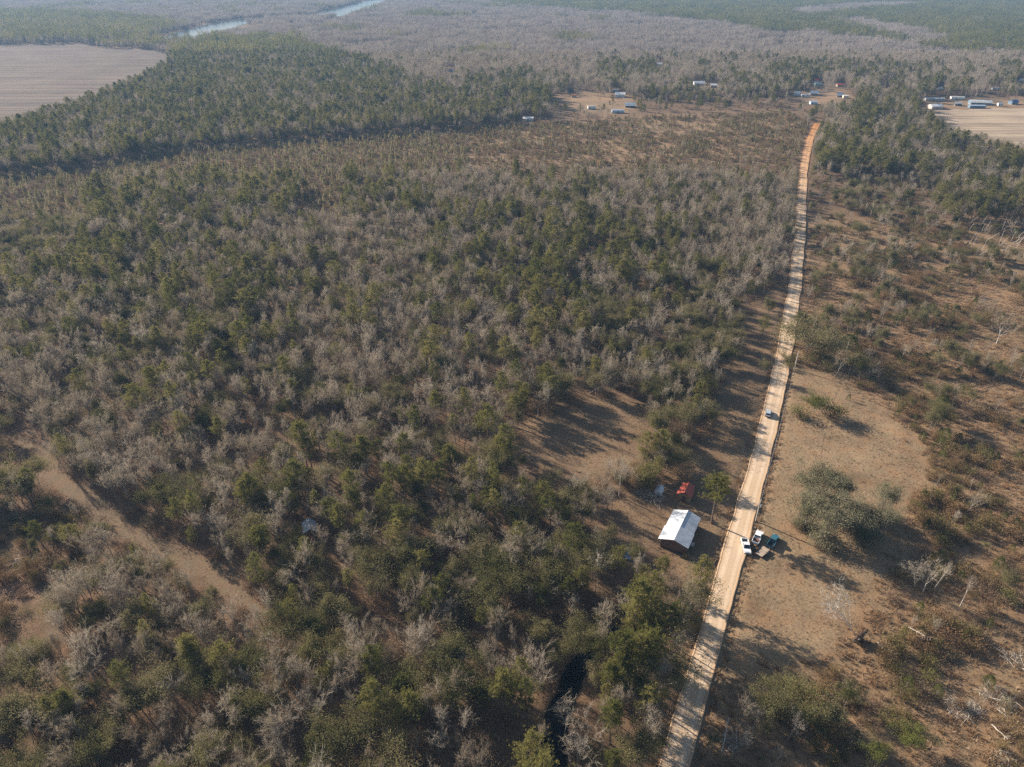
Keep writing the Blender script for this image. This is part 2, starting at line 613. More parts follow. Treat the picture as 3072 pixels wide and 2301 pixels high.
ny, nx = GX.shape
idx = np.arange(ny * nx).reshape(ny, nx)
quads = np.stack([idx[:-1, :-1], idx[:-1, 1:], idx[1:, 1:], idx[1:, :-1]], -1).reshape(-1, 4)
me = bpy.data.meshes.new("ground")
me.vertices.add(ny * nx)
me.vertices.foreach_set("co", np.stack([GX, GY, GZ], -1).astype(np.float32).ravel())
me.loops.add(len(quads) * 4)
me.loops.foreach_set("vertex_index", quads.astype(np.int32).ravel())
me.polygons.add(len(quads))
me.polygons.foreach_set("loop_start", np.arange(0, len(quads) * 4, 4, dtype=np.int32))
me.polygons.foreach_set("use_smooth", np.ones(len(quads), bool))
me.update(calc_edges=True)
ca = me.color_attributes.new("zones", 'FLOAT_COLOR', 'POINT')
ca.data.foreach_set("color", np.stack([mown, soil, scrub, vill], -1).astype(np.float32).ravel())
me.materials.append(M['ground'])
tag(link("ground", me), "brown leaf litter and dormant grass over flat rural land", kind='structure')


def strip(name, C, half, z, mat, crown=0.0, wob=0.0, cols=9, zfun=None):
    D = np.gradient(C, axis=0)
    D /= np.linalg.norm(D, axis=1)[:, None]
    Nn = np.stack([D[:, 1], -D[:, 0]], 1)
    half = np.broadcast_to(half, (len(C),))
    hl = half + wob * (rng.random(len(C)) - 0.5) * 2
    hr = half + wob * (rng.random(len(C)) - 0.5) * 2
    s = np.linspace(-1, 1, cols)
    V = np.zeros((len(C), cols, 3))
    for k, t in enumerate(s):
        h = np.where(t < 0, hl, hr)
        V[:, k, :2] = C + Nn * (t * h)[:, None]
        V[:, k, 2] = z + crown * (1 - t * t) if zfun is None else zfun(t)
    V = V.reshape(-1, 3)
    f = []
    for i in range(len(C) - 1):
        for k in range(cols - 1):
            a = i * cols + k
            f.append((a, a + 1, a + cols + 1, a + cols))
    uv = np.stack([np.tile(s, len(C)), np.repeat(np.arange(len(C)), cols) / 1.0], 1)
    mb = MB()
    mb.add(V, f)
    me = mb.mesh(name, mat, smooth=True)
    at = me.attributes.new("across", 'FLOAT', 'POINT')
    at.data.foreach_set("value", uv[:, 0].astype(np.float32))
    return me


# sandy road: paler wheel tracks, soft loose edges
m, nt, out = new_mat("sandy_road")
b = N(nt, "ShaderNodeBsdfPrincipled")
b.inputs["Roughness"].default_value = 0.95
b.inputs["Specular IOR Level"].default_value = 0.1
geo = N(nt, "ShaderNodeNewGeometry")
nf, nm, nb = noise(nt, 1.3, 8, 0.7), noise(nt, 0.12, 4), noise(nt, 0.012, 2)
r1 = ramp(nt, [(0.3, (0.53, 0.39, 0.265)), (0.5, (0.61, 0.465, 0.33)), (0.7, (0.67, 0.53, 0.395))])
nt.links.new(nf.outputs["Fac"], r1.inputs[0])
r2 = ramp(nt, [(0.35, (0.58, 0.42, 0.265)), (0.65, (0.67, 0.52, 0.37))])
nt.links.new(nm.outputs["Fac"], r2.inputs[0])
c = mixc(nt, 0.5, r1.outputs[0], r2.outputs[0])
# clay shows orange where the road climbs towards the village
sx = N(nt, "ShaderNodeSeparateXYZ")
nt.links.new(geo.outputs["Position"], sx.inputs[0])
mr = N(nt, "ShaderNodeMapRange")
mr.inputs["From Min"].default_value = 400
mr.inputs["From Max"].default_value = 700
nt.links.new(sx.outputs[1], mr.inputs["Value"])
clay = N(nt, "ShaderNodeRGB")
clay.outputs[0].default_value = (0.52, 0.25, 0.095, 1)
c = mixc(nt, mr.outputs[0], c, clay.outputs[0])
# loose grader edges: darker line inside, ruts
at = N(nt, "ShaderNodeAttribute", attribute_name="across")
ab = N(nt, "ShaderNodeMath", operation='ABSOLUTE')
nt.links.new(at.outputs["Fac"], ab.inputs[0])
r3 = ramp(nt, [(0.0, (0.84, 0.82, 0.79)), (0.2, (0.80, 0.78, 0.75)), (0.38, (0.97, 0.97, 0.97)), (0.52, (0.95, 0.95, 0.95)), (0.68, (0.82, 0.79, 0.75)), (0.80, (0.78, 0.73, 0.68)), (0.86, (0.58, 0.50, 0.42)), (0.92, (0.92, 0.88, 0.83)), (1.0, (0.52, 0.40, 0.31))])
nt.links.new(ab.outputs[0], r3.inputs[0])
c = mixc(nt, 1.0, c, r3.outputs[0], 'MULTIPLY')
nt.links.new(c, b.inputs["Base Color"])
bp = N(nt, "ShaderNodeBump")
bp.inputs["Strength"].default_value = 0.5
bp.inputs["Distance"].default_value = 0.12
nt.links.new(nf.outputs["Fac"], bp.inputs["Height"])
nt.links.new(bp.outputs[0], b.inputs["Normal"])
nt.links.new(b.outputs[0], out.inputs[0])
M['road'] = m
prof = lambda t: {True: -0.02}.get(abs(t) > 0.97, 0.10 if 0.85 < abs(t) <= 0.97 else (0.02 + 0.05 * (1 - t * t)))
RC = RC + RN * ((vnoise(RC[:, 0], RC[:, 1], 23, 95) - 0.5) * 0.7)[:, None]
road_me = strip("road", RC, ROAD_HALF + 0.7 * (vnoise(RC[:, 0], RC[:, 1], 9, 96) - 0.5), 0.05, M['road'], 0.05, 0.08, 41, zfun=prof)
tag(link("road", road_me), "pale sandy dirt road running straight through the woods", kind='structure')

m, nt, out = new_mat("track_soil")
b = N(nt, "ShaderNodeBsdfPrincipled")
b.inputs["Roughness"].default_value = 0.95
b.inputs["Specular IOR Level"].default_value = 0.1
geo = N(nt, "ShaderNodeNewGeometry")
nf, nm = noise(nt, 1.5, 8, 0.7), noise(nt, 0.2, 4)
r1 = ramp(nt, [(0.3, (0.105, 0.072, 0.047)), (0.5, (0.165, 0.115, 0.075)), (0.7, (0.23, 0.165, 0.108))])
nt.links.new(nf.outputs["Fac"], r1.inputs[0])
r2 = ramp(nt, [(0.35, (0.20, 0.125, 0.073)), (0.65, (0.135, 0.108, 0.066))])
nt.links.new(nm.outputs["Fac"], r2.inputs[0])
nt.links.new(mixc(nt, 0.45, r1.outputs[0], r2.outputs[0]), b.inputs["Base Color"])
bp = N(nt, "ShaderNodeBump")
bp.inputs["Strength"].default_value = 0.8
bp.inputs["Distance"].default_value = 0.2
nt.links.new(nf.outputs["Fac"], bp.inputs["Height"])
nt.links.new(bp.outputs[0], b.inputs["Normal"])
nt.links.new(b.outputs[0], out.inputs[0])
M['track'] = m
tw = 2.1 + 1.0 * vnoise(track_c[:, 0], track_c[:, 1], 9, 21)
tag(link("dirt_track", strip("dirt_track", track_c, tw * np.clip(np.minimum(np.linspace(0, 1, 160), np.linspace(1, 0, 160)) * 9, 0.05, 1), -0.10, M['track'], 0.03, 0.9, 7)), "tan dirt track curving through the bare trees", kind='structure')


def water(name, deep, rough, bump, spec=0.5):
    m, nt, out = new_mat(name)
    b = N(nt, "ShaderNodeBsdfPrincipled")
    b.inputs["Base Color"].default_value = (*deep, 1)
    b.inputs["Roughness"].default_value = rough
    b.inputs["IOR"].default_value = 1.33
    b.inputs["Specular IOR Level"].default_value = spec
    g = N(nt, "ShaderNodeNewGeometry")
    n = N(nt, "ShaderNodeTexNoise")
    n.inputs["Scale"].default_value = 0.6
    n.inputs["Detail"].default_value = 4
    nt.links.new(g.outputs["Position"], n.inputs["Vector"])
    bp = N(nt, "ShaderNodeBump")
    bp.inputs["Strength"].default_value = bump
    bp.inputs["Distance"].default_value = 0.05
    nt.links.new(n.outputs["Fac"], bp.inputs["Height"])
    nt.links.new(bp.outputs[0], b.inputs["Normal"])
    nt.links.new(b.outputs[0], out.inputs[0])
    return m


M['creek'] = water("creek_water", (0.004, 0.0045, 0.005), 0.04, 0.05, 0.1)
M['river'] = water("river_water", (0.03, 0.045, 0.05), 0.2, 0.15, 0.22)
tag(link("creek", strip("creek", creek_c, creek_hw + 0.8, -0.62, M['creek'], 0, 0.25, 5)), "black still water of the creek under the trees", kind='structure')
tag(link("river", strip("river", river_c, RIVER_HALF, 0.3, M['river'], 0, 3, 5)), "pale blue river bending through the far woods", kind='structure')

# fields
m, nt, out = new_mat("crop_stubble")
b = N(nt, "ShaderNodeBsdfPrincipled")
b.inputs["Roughness"].default_value = 1.0
b.inputs["Specular IOR Level"].default_value = 0.05
geo = N(nt, "ShaderNodeNewGeometry")
mp = N(nt, "ShaderNodeMapping")
mp.inputs["Rotation"].default_value = (0, 0, math.radians(8))
mp.inputs["Scale"].default_value = (0.004, 0.11, 1)
nt.links.new(geo.outputs["Position"], mp.inputs[0])
nrow = N(nt, "ShaderNodeTexNoise")
nrow.inputs["Scale"].default_value = 1.0
nrow.inputs["Detail"].default_value = 4
nt.links.new(mp.outputs[0], nrow.inputs["Vector"])
nb = noise(nt, 0.02, 5)
r1 = ramp(nt, [(0.40, (0.06, 0.046, 0.04)), (0.5, (0.12, 0.092, 0.078)), (0.60, (0.20, 0.155, 0.125))])
nt.links.new(nrow.outputs["Fac"], r1.inputs[0])
r2 = ramp(nt, [(0.35, (0.105, 0.08, 0.068)), (0.65, (0.19, 0.145, 0.11))])
nt.links.new(nb.outputs["Fac"], r2.inputs[0])
nt.links.new(mixc(nt, 0.5, r1.outputs[0], r2.outputs[0]), b.inputs["Base Color"])
nt.links.new(b.outputs[0], out.inputs[0])
M['crop'] = m
M['pasture'] = m


def sheet(name, poly, z, mat):
    pts = []
    n = len(poly)
    for i in range(n):
        a, c2_ = poly[i], poly[(i + 1) % n]
        for t in np.linspace(0, 1, 9)[:-1]:
            pts.append((a[0] + (c2_[0] - a[0]) * t, a[1] + (c2_[1] - a[1]) * t))
    w = [ground_q(u, v) for u, v in pts]
    me = bpy.data.meshes.new(name)
    me.from_pydata([(float(x) + random.uniform(-3, 3), float(y) + random.uniform(-5, 5), z) for x, y in w], [], [list(range(len(w)))])
    me.materials.append(mat)
    me.update()
    return me


tag(link("field", sheet("field", CROP, 0.06, M['crop'])), "harvested grey brown field beyond the pine ridge", kind='structure')
m2 = m.copy()
m2.name = "pasture_grass"
for nd in m2.node_tree.nodes:
    if nd.type == 'VALTORGB':
        for e in nd.color_ramp.elements:
            c = e.color
            e.color = (min(1, c[0] * 2.3), min(1, c[1] * 2.35), min(1, c[2] * 2.1), 1)
M['pasture'] = m2
tag(link("field", sheet("field", PAST, 0.06, M['pasture'])), "tan mown pasture in front of the village trailers", kind='structure')

# ------------------------------------------------------------------ plant builders (each gives a trunk part and a crown part)


def unit(v):
    return v / (np.linalg.norm(v, axis=-1, keepdims=True) + 1e-9)


def make_pine(seed, h=16.0, R=3.0, low=0.42):
    r = np.random.default_rng(seed)
    tr, cr = MB(), MB()
    bend = r.normal(0, 0.25, 2)
    zs = np.linspace(0, h * 0.98, 9)
    path = np.stack([bend[0] * np.sin(zs / h * 2.2), bend[1] * np.sin(zs / h * 1.7), zs], 1)
    path[:, :2] -= path[0, :2]
    rad = h * 0.0125 * (1 - 0.86 * zs / h) + 0.02
    tr.tube(path, rad, 7)
    nl = int(r.integers(30, 40))
    B, D = [], []
    az0 = r.uniform(0, 6.28)
    for i in range(nl):
        t = low + (0.985 - low) * (i + r.uniform(0, 0.9)) / nl
        p = np.array([np.interp(t * h, zs, path[:, 0]), np.interp(t * h, zs, path[:, 1]), t * h])
        x = (t - low) / (1 - low)
        profl = (0.45 + 0.75 * math.sin(min(1, x / 0.42) * math.pi / 2)) if x < 0.42 else 1.2 * max(0.06, 1 - (x - 0.42) / 0.62)**0.72
        L = R * profl * r.uniform(0.55, 1.1)
        az = az0 + i * 2.4 + r.normal(0, 0.4)
        el = math.radians(r.uniform(0, 22) + 35 * x)
        d = np.array([math.cos(az) * math.cos(el), math.sin(az) * math.cos(el), math.sin(el)])
        e = p + d * L
        mid = p + d * L * 0.5 + np.array([0, 0, -0.08 * L])
        tr.tube(np.array([p, mid, e]), np.array([0.055, 0.04, 0.015]) * (h / 16), 3)
        nt_ = max(7, int(L * 8.5))
        s = r.uniform(0.4, 1.05, nt_)
        c = p + d * (L * s)[:, None] + r.normal(0, 1, (nt_, 3)) * (np.array([0.30, 0.30, 0.2]) * L * 0.42 * (0.45 + s)[:, None])
        B.append(c)
        D.append(unit(c - p + np.array([0, 0, 0.6 * L])))
    top = np.tile(path[-1], (8, 1)) + r.normal(0, 0.3, (8, 3))
    B.append(top)
    D.append(unit(r.normal(0, 1, (8, 3)) + np.array([0, 0, 1.2])))
    B, D = np.vstack(B), np.vstack(D)
    k = 7
    base = np.repeat(B, k, 0) + r.normal(0, 0.09, (len(B) * k, 3))
    dirs = unit(np.repeat(D, k, 0) * 0.8 + r.normal(0, 0.75, (len(B) * k, 3)))
    cr.blades(base, dirs, r.uniform(0.32, 0.6, len(base)), r.uniform(0.09, 0.16, len(base)))
    return tr, cr


def branch_tree(r, h, spread, nl, fork, up=0.6):
    """skeleton: list of (pts, radii, level), twig ends"""
    segs, ends = [], []
    zs = np.linspace(0, h * fork, 6)
    w = r.normal(0, 0.02 * h, 2)
    path = np.stack([w[0] * (zs / h)**1.5 * 2, w[1] * (zs / h)**1.5 * 2, zs], 1)
    r0 = 0.0105 * h + 0.03
    segs.append((path, r0 * (1 - 0.72 * zs / (h * fork)), 0))
    for i in range(nl):
        t = 0.38 + 0.62 * (i + r.uniform(0, 0.8)) / nl
        p = np.array([np.interp(t * h * fork, zs, path[:, k]) for k in range(3)])
        az = i * 2.4 + r.normal(0, 0.5)
        L = h * (1 - fork * t) * r.uniform(0.55, 1.0) * (0.8 + 0.4 * spread)
        out_ = spread * r.uniform(0.5, 1.1) * (1.25 - 0.6 * t)
        d0 = unit(np.array([math.cos(az) * out_, math.sin(az) * out_, 0.9]))
        d1 = unit(d0 + np.array([0, 0, up * r.uniform(0.2, 1)]))
        q = np.array([p, p + d0 * L * 0.45, p + d0 * L * 0.45 + d1 * L * 0.55])
        ra = r0 * (1 - 0.65 * t) * 0.5
        segs.append((q, np.array([ra, ra * 0.6, ra * 0.2]), 1))
        for j in range(r.integers(5, 8)):
            s = r.uniform(0.25, 1.0)
            pb = q[0] + (q[1] - q[0]) * s / 0.45 if s < 0.45 else q[1] + (q[2] - q[1]) * (s - 0.45) / 0.55
            d = unit(d1 * 0.9 + r.normal(0, 0.55, 3) + np.array([0, 0, 0.25]))
            l2 = L * r.uniform(0.22, 0.45)
            e = pb + d * l2
            segs.append((np.array([pb, pb + d * l2 * 0.55 + r.normal(0, 0.05 * l2, 3), e]), np.array([ra * 0.45, ra * 0.3, ra * 0.1]), 2))
            for k in range(r.integers(3, 6)):
                s2 = r.uniform(0.3, 1)
                pc = pb + d * l2 * s2
                dd = unit(d + r.normal(0, 0.5, 3) + np.array([0, 0, 0.2]))
                ends.append((pc, dd, l2 * r.uniform(0.35, 0.75)))
    return segs, ends


def make_bare(seed, h=12.0, spread=0.55, nl=10, fork=0.72, twig_w=0.034):
    r = np.random.default_rng(seed)
    tr, cr = MB(), MB()
    segs, ends = branch_tree(r, h, spread, nl, fork)
    for p, ra, lv in segs:
        if lv == 0:
            tr.tube(p, ra, 6)
        elif lv == 1:
            tr.tube(p, np.maximum(ra, 0.018), 4)
        else:
            cr.tube(p, np.maximum(ra, 0.014), 3)
    b = np.array([e[0] for e in ends])
    d = np.array([e[1] for e in ends])
    L = np.array([e[2] for e in ends])
    cr.blades(b, d, L, twig_w * 1.4)
    k = 6
    s = r.uniform(0.1, 1, (len(b), k))
    base = (b[:, None] + d[:, None] * (L[:, None] * s)[..., None]).reshape(-1, 3)
    dirs = unit((d[:, None] + r.normal(0, 0.55, (len(b), k, 3))).reshape(-1, 3) + np.array([0, 0, 0.15]))
    cr.blades(base, dirs, np.repeat(L, k) * r.uniform(0.4, 0.9, len(base)), twig_w)
    return tr, cr


def make_ever(seed, h=9.0, spread=0.8, nl=9, fork=0.6, leaf=0.21, k=34, hang=0.0):
    r = np.random.default_rng(seed)
    tr, cr = MB(), MB()
    segs, ends = branch_tree(r, h, spread, nl, fork, up=0.3)
    for p, ra, lv in segs:
        tr.tube(p, np.maximum(ra, 0.015), 6 if lv == 0 else 3)
    b = np.array([e[0] + e[1] * e[2] * 0.8 for e in ends])
    L = np.array([e[2] for e in ends])
    keep = r.random(len(b)) < 0.85
    b, L = b[keep], L[keep]
    base = (b[:, None] + r.normal(0, 1, (len(b), k, 3)) * (0.30 + 0.30 * L)[:, None, None] * np.array([1, 1, 0.75])).reshape(-1, 3)
    dirs = unit(r.normal(0, 1, base.shape) + np.array([0, 0, 0.35 - hang]))
    cr.blades(base, dirs, r.uniform(0.8, 1.5, len(base)) * leaf, r.uniform(0.5, 0.9, len(base)) * leaf, rhomb=True)
    return tr, cr


def make_cone(seed, h=5.0, R=1.5, leaf=0.24, n=1500, tight=1.0):
    """dense conical evergreen: cedar or young pine"""
    r = np.random.default_rng(seed)
    tr, cr = MB(), MB()
    tr.tube(np.array([(0, 0, -0.1), (0.03, 0, h * 0.5), (0, 0.02, h * 0.96)]), np.array([0.10, 0.06, 0.015]) * h / 5, 5)
    t = r.random(n)**0.75
    z = h * (0.06 + 0.92 * t)
    lob = 1 + 0.35 * np.sin(r.integers(2, 5) * t * 9 + 1.0)
    az = r.random(n) * 6.283
    lump = 0.75 + 0.5 * vnoise(np.cos(az) * 3 + seed, np.sin(az) * 3 + z * 1.1, 1.0, seed % 50)
    rad = R * (1 - t)**0.7 * (0.6 + 0.4 * r.random(n)**0.5) * lump * np.clip(t * 6, 0.3, 1) + 0.05
    base = np.stack([np.cos(az) * rad, np.sin(az) * rad, z + r.normal(0, 0.12, n)], 1)
    dirs = unit(np.stack([np.cos(az), np.sin(az), np.full(n, 0.8)], 1) + r.normal(0, 0.6, (n, 3)))
    cr.blades(base, dirs, r.uniform(0.7, 1.5, n) * leaf, leaf * r.uniform(0.3, 0.55, n), rhomb=True)
    for i in range(14):
        a = r.uniform(0, 6.28)
        zz = h * r.uniform(0.1, 0.8)
        e = np.array([math.cos(a) * R * 0.7 * (1 - zz / h), math.sin(a) * R * 0.7 * (1 - zz / h), zz + 0.3])
        tr.tube(np.array([(0, 0, zz), e]), [0.03, 0.01], 3)
    return tr, cr


def make_bush(seed, h=2.2, R=1.6, n=620, leaf=0.2, twigs=120):
    r = np.random.default_rng(seed)
    tr, cr = MB(), MB()
    ns = int(r.integers(6, 11))
    c = []
    for i in range(ns):
        a = r.uniform(0, 6.28)
        o = r.uniform(0.15, 0.8) * R
        e = np.array([math.cos(a) * o, math.sin(a) * o, h * r.uniform(0.45, 0.95)])
        tr.tube(np.array([(0, 0, -0.1), e * np.array([0.45, 0.45, 0.55]), e]), [0.05, 0.035, 0.012], 3)
        c.append(e)
    c = np.array(c)
    pick = r.integers(0, ns, n)
    base = c[pick] + r.normal(0, 1, (n, 3)) * np.array([0.33 * R, 0.33 * R, 0.2 * h])
    base[:, 2] = np.clip(base[:, 2], 0.05, h * 1.2)
    dirs = unit(r.normal(0, 1, (n, 3)) + np.array([0, 0, 0.5]))
    cr.blades(base, dirs, r.uniform(0.7, 1.5, n) * leaf, leaf * r.uniform(0.4, 0.8, n), rhomb=True)
    if twigs:
        b2 = np.zeros((twigs, 3))
        a = r.uniform(0, 6.28, twigs)
        o = r.random(twigs) * R * 0.5
        b2[:, 0], b2[:, 1] = np.cos(a) * o, np.sin(a) * o
        d2 = unit(np.stack([np.cos(a) * 0.6, np.sin(a) * 0.6, np.ones(twigs)], 1) + r.normal(0, 0.25, (twigs, 3)))
        tr.blades(b2, d2, h * r.uniform(0.6, 1.15, twigs), 0.035)
    return tr, cr


def make_thicket(seed, h=2.6, R=1.7, n=260):
    r = np.random.default_rng(seed)
    cr = MB()
    a = r.uniform(0, 6.28, n)
    o = np.sqrt(r.random(n)) * R
    b = np.stack([np.cos(a) * o, np.sin(a) * o, r.uniform(0, 0.5, n) * h], 1)
    d = unit(np.stack([np.cos(a) * 0.3, np.sin(a) * 0.3, np.ones(n)], 1) + r.normal(0, 0.5, (n, 3)))
    cr.blades(b, d, h * r.uniform(0.3, 0.75, n), 0.05)
    m_ = 160
    b = np.stack([r.normal(0, R * 0.6, m_), r.normal(0, R * 0.6, m_), r.uniform(0.1, 0.85, m_) * h], 1)
    cr.blades(b, unit(r.normal(0, 1, (m_, 3))), r.uniform(0.2, 0.4, m_), 0.16, rhomb=True)
    return cr


def make_tuft(seed, h=0.8, R=0.4, n=34):
    r = np.random.default_rng(seed)
    cr = MB()
    a = r.uniform(0, 6.28, n)
    o = np.sqrt(r.random(n)) * R
    b = np.stack([np.cos(a) * o, np.sin(a) * o, np.zeros(n) - 0.05], 1)
    d = unit(np.stack([np.cos(a) * 0.45, np.sin(a) * 0.45, np.ones(n)], 1) + r.normal(0, 0.3, (n, 3)))
    cr.blades(b, d, h * r.uniform(0.5, 1.2, n), 0.09)
    return cr


KIND = {}
lib = bpy.data.collections


def register(kind, builds, mats):
    """store split meshes (trunk, crown) and joined ones in an unlinked collection"""
    coll = bpy.data.collections.new("library_" + kind)
    L = []
    for i, (tr, cr) in enumerate(builds):
        tm = tr.mesh(f"{kind}_trunk", mats[0]) if tr else None
        cm = cr.mesh(f"{kind}_crown", mats[1])
        jm = MB()
        if tr:
            jm.add(np.vstack(tr.v), np.vstack(tr.f), 0)
        jm.add(np.vstack(cr.v), np.vstack(cr.f), 1)
        j = jm.mesh(f"{kind}_whole", [mats[0], mats[1]])
        o = bpy.data.objects.new(f"{kind}_{i:02d}", j)
        coll.objects.link(o)
        L.append((tm, cm))
    KIND[kind] = dict(parts=L, coll=coll, n=len(builds))


register('pine_tree', [make_pine(100 + i, 16, [3.6, 3.1, 4.0, 3.3, 3.8, 3.2, 3.4][i], [0.40, 0.5, 0.36, 0.46, 0.42, 0.55, 0.28][i]) for i in range(7)], [M['pinebark'], M['pine']])
register('bare_tree', [make_bare(200 + i, 12, [0.40, 0.28, 0.62, 0.34, 0.48, 0.88, 0.30, 0.42][i], [10, 9, 12, 10, 11, 12, 9, 11][i], [0.75, 0.82, 0.6, 0.78, 0.7, 0.5, 0.85, 0.66][i]) for i in range(8)], [M['bark'], M['twig']])
register('evergreen_tree', [make_ever(300 + i, 9, [0.7, 0.9, 0.6, 1.0, 0.8, 0.65][i], [10, 11, 9, 12, 10, 10][i], [0.65, 0.55, 0.75, 0.5, 0.6, 0.7][i]) for i in range(6)], [M['bark'], M['ever']])
register('cedar_tree', [make_cone(400 + i, 5, [1.5, 1.8, 1.3, 2.0][i]) for i in range(4)], [M['bark'], M['cedar']])
register('young_pine', [make_cone(430 + i, 5, [1.3, 1.5, 1.1][i], leaf=0.34, n=900) for i in range(3)], [M['pinebark'], M['young']])
register('bush', [make_bush(500 + i, 2.2, [1.6, 1.9, 1.4, 1.7, 2.1, 1.5][i]) for i in range(6)], [M['thicket'], M['bush']])
register('undergrowth', [(None, make_thicket(600 + i)) for i in range(5)], [M['thicket'], M['thicket']])
register('grass', [(None, make_tuft(650 + i)) for i in range(5)], [M['grass'], M['grass']])

# far groves: a tile of simple trees, used only beyond a kilometre where single trees are a few pixels


def far_pine(r, h):
    b, d = [], []
    n = 46
    t = r.random(n)**0.8
    z = h * (0.42 + 0.56 * t)
    a = r.uniform(0, 6.28, n)
    ra = 2.6 * np.sqrt(np.clip(1 - t**1.6, 0.03, 1)) * r.uniform(0.5, 1, n)
    return np.stack([np.cos(a) * ra, np.sin(a) * ra, z], 1)


def grove(seed, kindmix, size=26.0, n=17):
    r = np.random.default_rng(seed)
    mb = MB()
    for i in range(n):
        x, y = r.uniform(-size / 2, size / 2, 2)
        k = kindmix if kindmix in 'PB' else ('P' if r.random() < 0.5 else 'B')
        if k == 'P':
            h = r.uniform(13, 19)
            p = far_pine(r, h) + np.array([x, y, 0])
            mb.blades(p, unit(r.normal(0, 1, p.shape) + np.array([0, 0, 0.5])), r.uniform(0.9, 1.6, len(p)), r.uniform(0.6, 1.0, len(p)), 0, rhomb=True)
            mb.blades(np.array([[x, y, 0.0]] * 2), np.array([[0, 0, 1.0]] * 2), h, 0.45, 2)
        else:
            h = r.uniform(10, 16)
            m_ = 60
            a = r.uniform(0, 6.28, m_)
            o = np.sqrt(r.random(m_)) * 2.4
            zz = h * r.uniform(0.2, 0.75, m_)
            b = np.stack([x + np.cos(a) * o * 0.7, y + np.sin(a) * o * 0.7, zz], 1)
            d = unit(np.stack([np.cos(a) * 0.35, np.sin(a) * 0.35, np.ones(m_)], 1) + r.normal(0, 0.25, (m_, 3)))
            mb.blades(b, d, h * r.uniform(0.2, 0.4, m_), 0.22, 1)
            mb.blades(np.array([[x, y, 0.0]] * 3), unit(np.array([[0.1, 0, 1.0], [-0.05, 0.1, 1], [0, -0.1, 1]])), h * 0.9, 0.4, 2)
    return mb.mesh("grove", [M['pine'], M['swamp'], M['bark']])  # swamp tone carries the crowns' missing self-shade in its colour


for k, nm in (('P', 'pine_grove'), ('B', 'bare_grove'), ('M', 'mixed_grove')):
    c_ = bpy.data.collections.new("library_" + nm)
    for i in range(5):
        c_.objects.link(bpy.data.objects.new(f"{nm}_{i:02d}", grove(700 + i + ord(k), k)))
    KIND[nm] = dict(coll=c_, n=5, parts=None)


def scatter(name, kind, pts, rot, scale, label, cat):
    """one stuff object: points carrying instances of the library plants"""
    n = len(pts)
    if n == 0:
        return
    me = bpy.data.meshes.new(name)
    me.vertices.add(n)
    me.vertices.foreach_set("co", pts.astype(np.float32).ravel())
    a = me.attributes.new("rot", 'FLOAT_VECTOR', 'POINT')
    a.data.foreach_set("vector", rot.astype(np.float32).ravel())
    a = me.attributes.new("size", 'FLOAT_VECTOR', 'POINT')
    a.data.foreach_set("vector", scale.astype(np.float32).ravel())
    a = me.attributes.new("pick", 'INT', 'POINT')
    a.data.foreach_set("value", rng.integers(0, KIND[kind]['n'], n).astype(np.int32))
    me.update()
    o = link(name, me)
    tag(o, label, cat, kind='stuff')
    ng = bpy.data.node_groups.new("scatter_" + name, 'GeometryNodeTree')
    ng.interface.new_socket("Geometry", in_out='INPUT', socket_type='NodeSocketGeometry')
    ng.interface.new_socket("Geometry", in_out='OUTPUT', socket_type='NodeSocketGeometry')
    nd, ln = ng.nodes, ng.links
    gi, go = nd.new("NodeGroupInput"), nd.new("NodeGroupOutput")
    ci_ = nd.new("GeometryNodeCollectionInfo")
    ci_.inputs["Collection"].default_value = KIND[kind]['coll']
    ci_.inputs["Separate Children"].default_value = True
    ci_.inputs["Reset Children"].default_value = True
    ip = nd.new("GeometryNodeInstanceOnPoints")
    ip.inputs["Pick Instance"].default_value = True

    def attr(nm, ty):
        x = nd.new("GeometryNodeInputNamedAttribute")
        x.data_type = ty
        x.inputs["Name"].default_value = nm
        return x.outputs["Attribute"]
    e2r = nd.new("FunctionNodeEulerToRotation")
    ln.new(attr("rot", 'FLOAT_VECTOR'), e2r.inputs[0])
    ln.new(gi.outputs[0], ip.inputs["Points"])
    ln.new(ci_.outputs[0], ip.inputs["Instance"])
    ln.new(attr("pick", 'INT'), ip.inputs["Instance Index"])
    ln.new(e2r.outputs[0], ip.inputs["Rotation"])
    ln.new(attr("size", 'FLOAT_VECTOR'), ip.inputs["Scale"])
    ln.new(ip.outputs[0], go.inputs[0])
    md = o.modifiers.new("scatter", 'NODES')
    md.node_group = ng
    return o


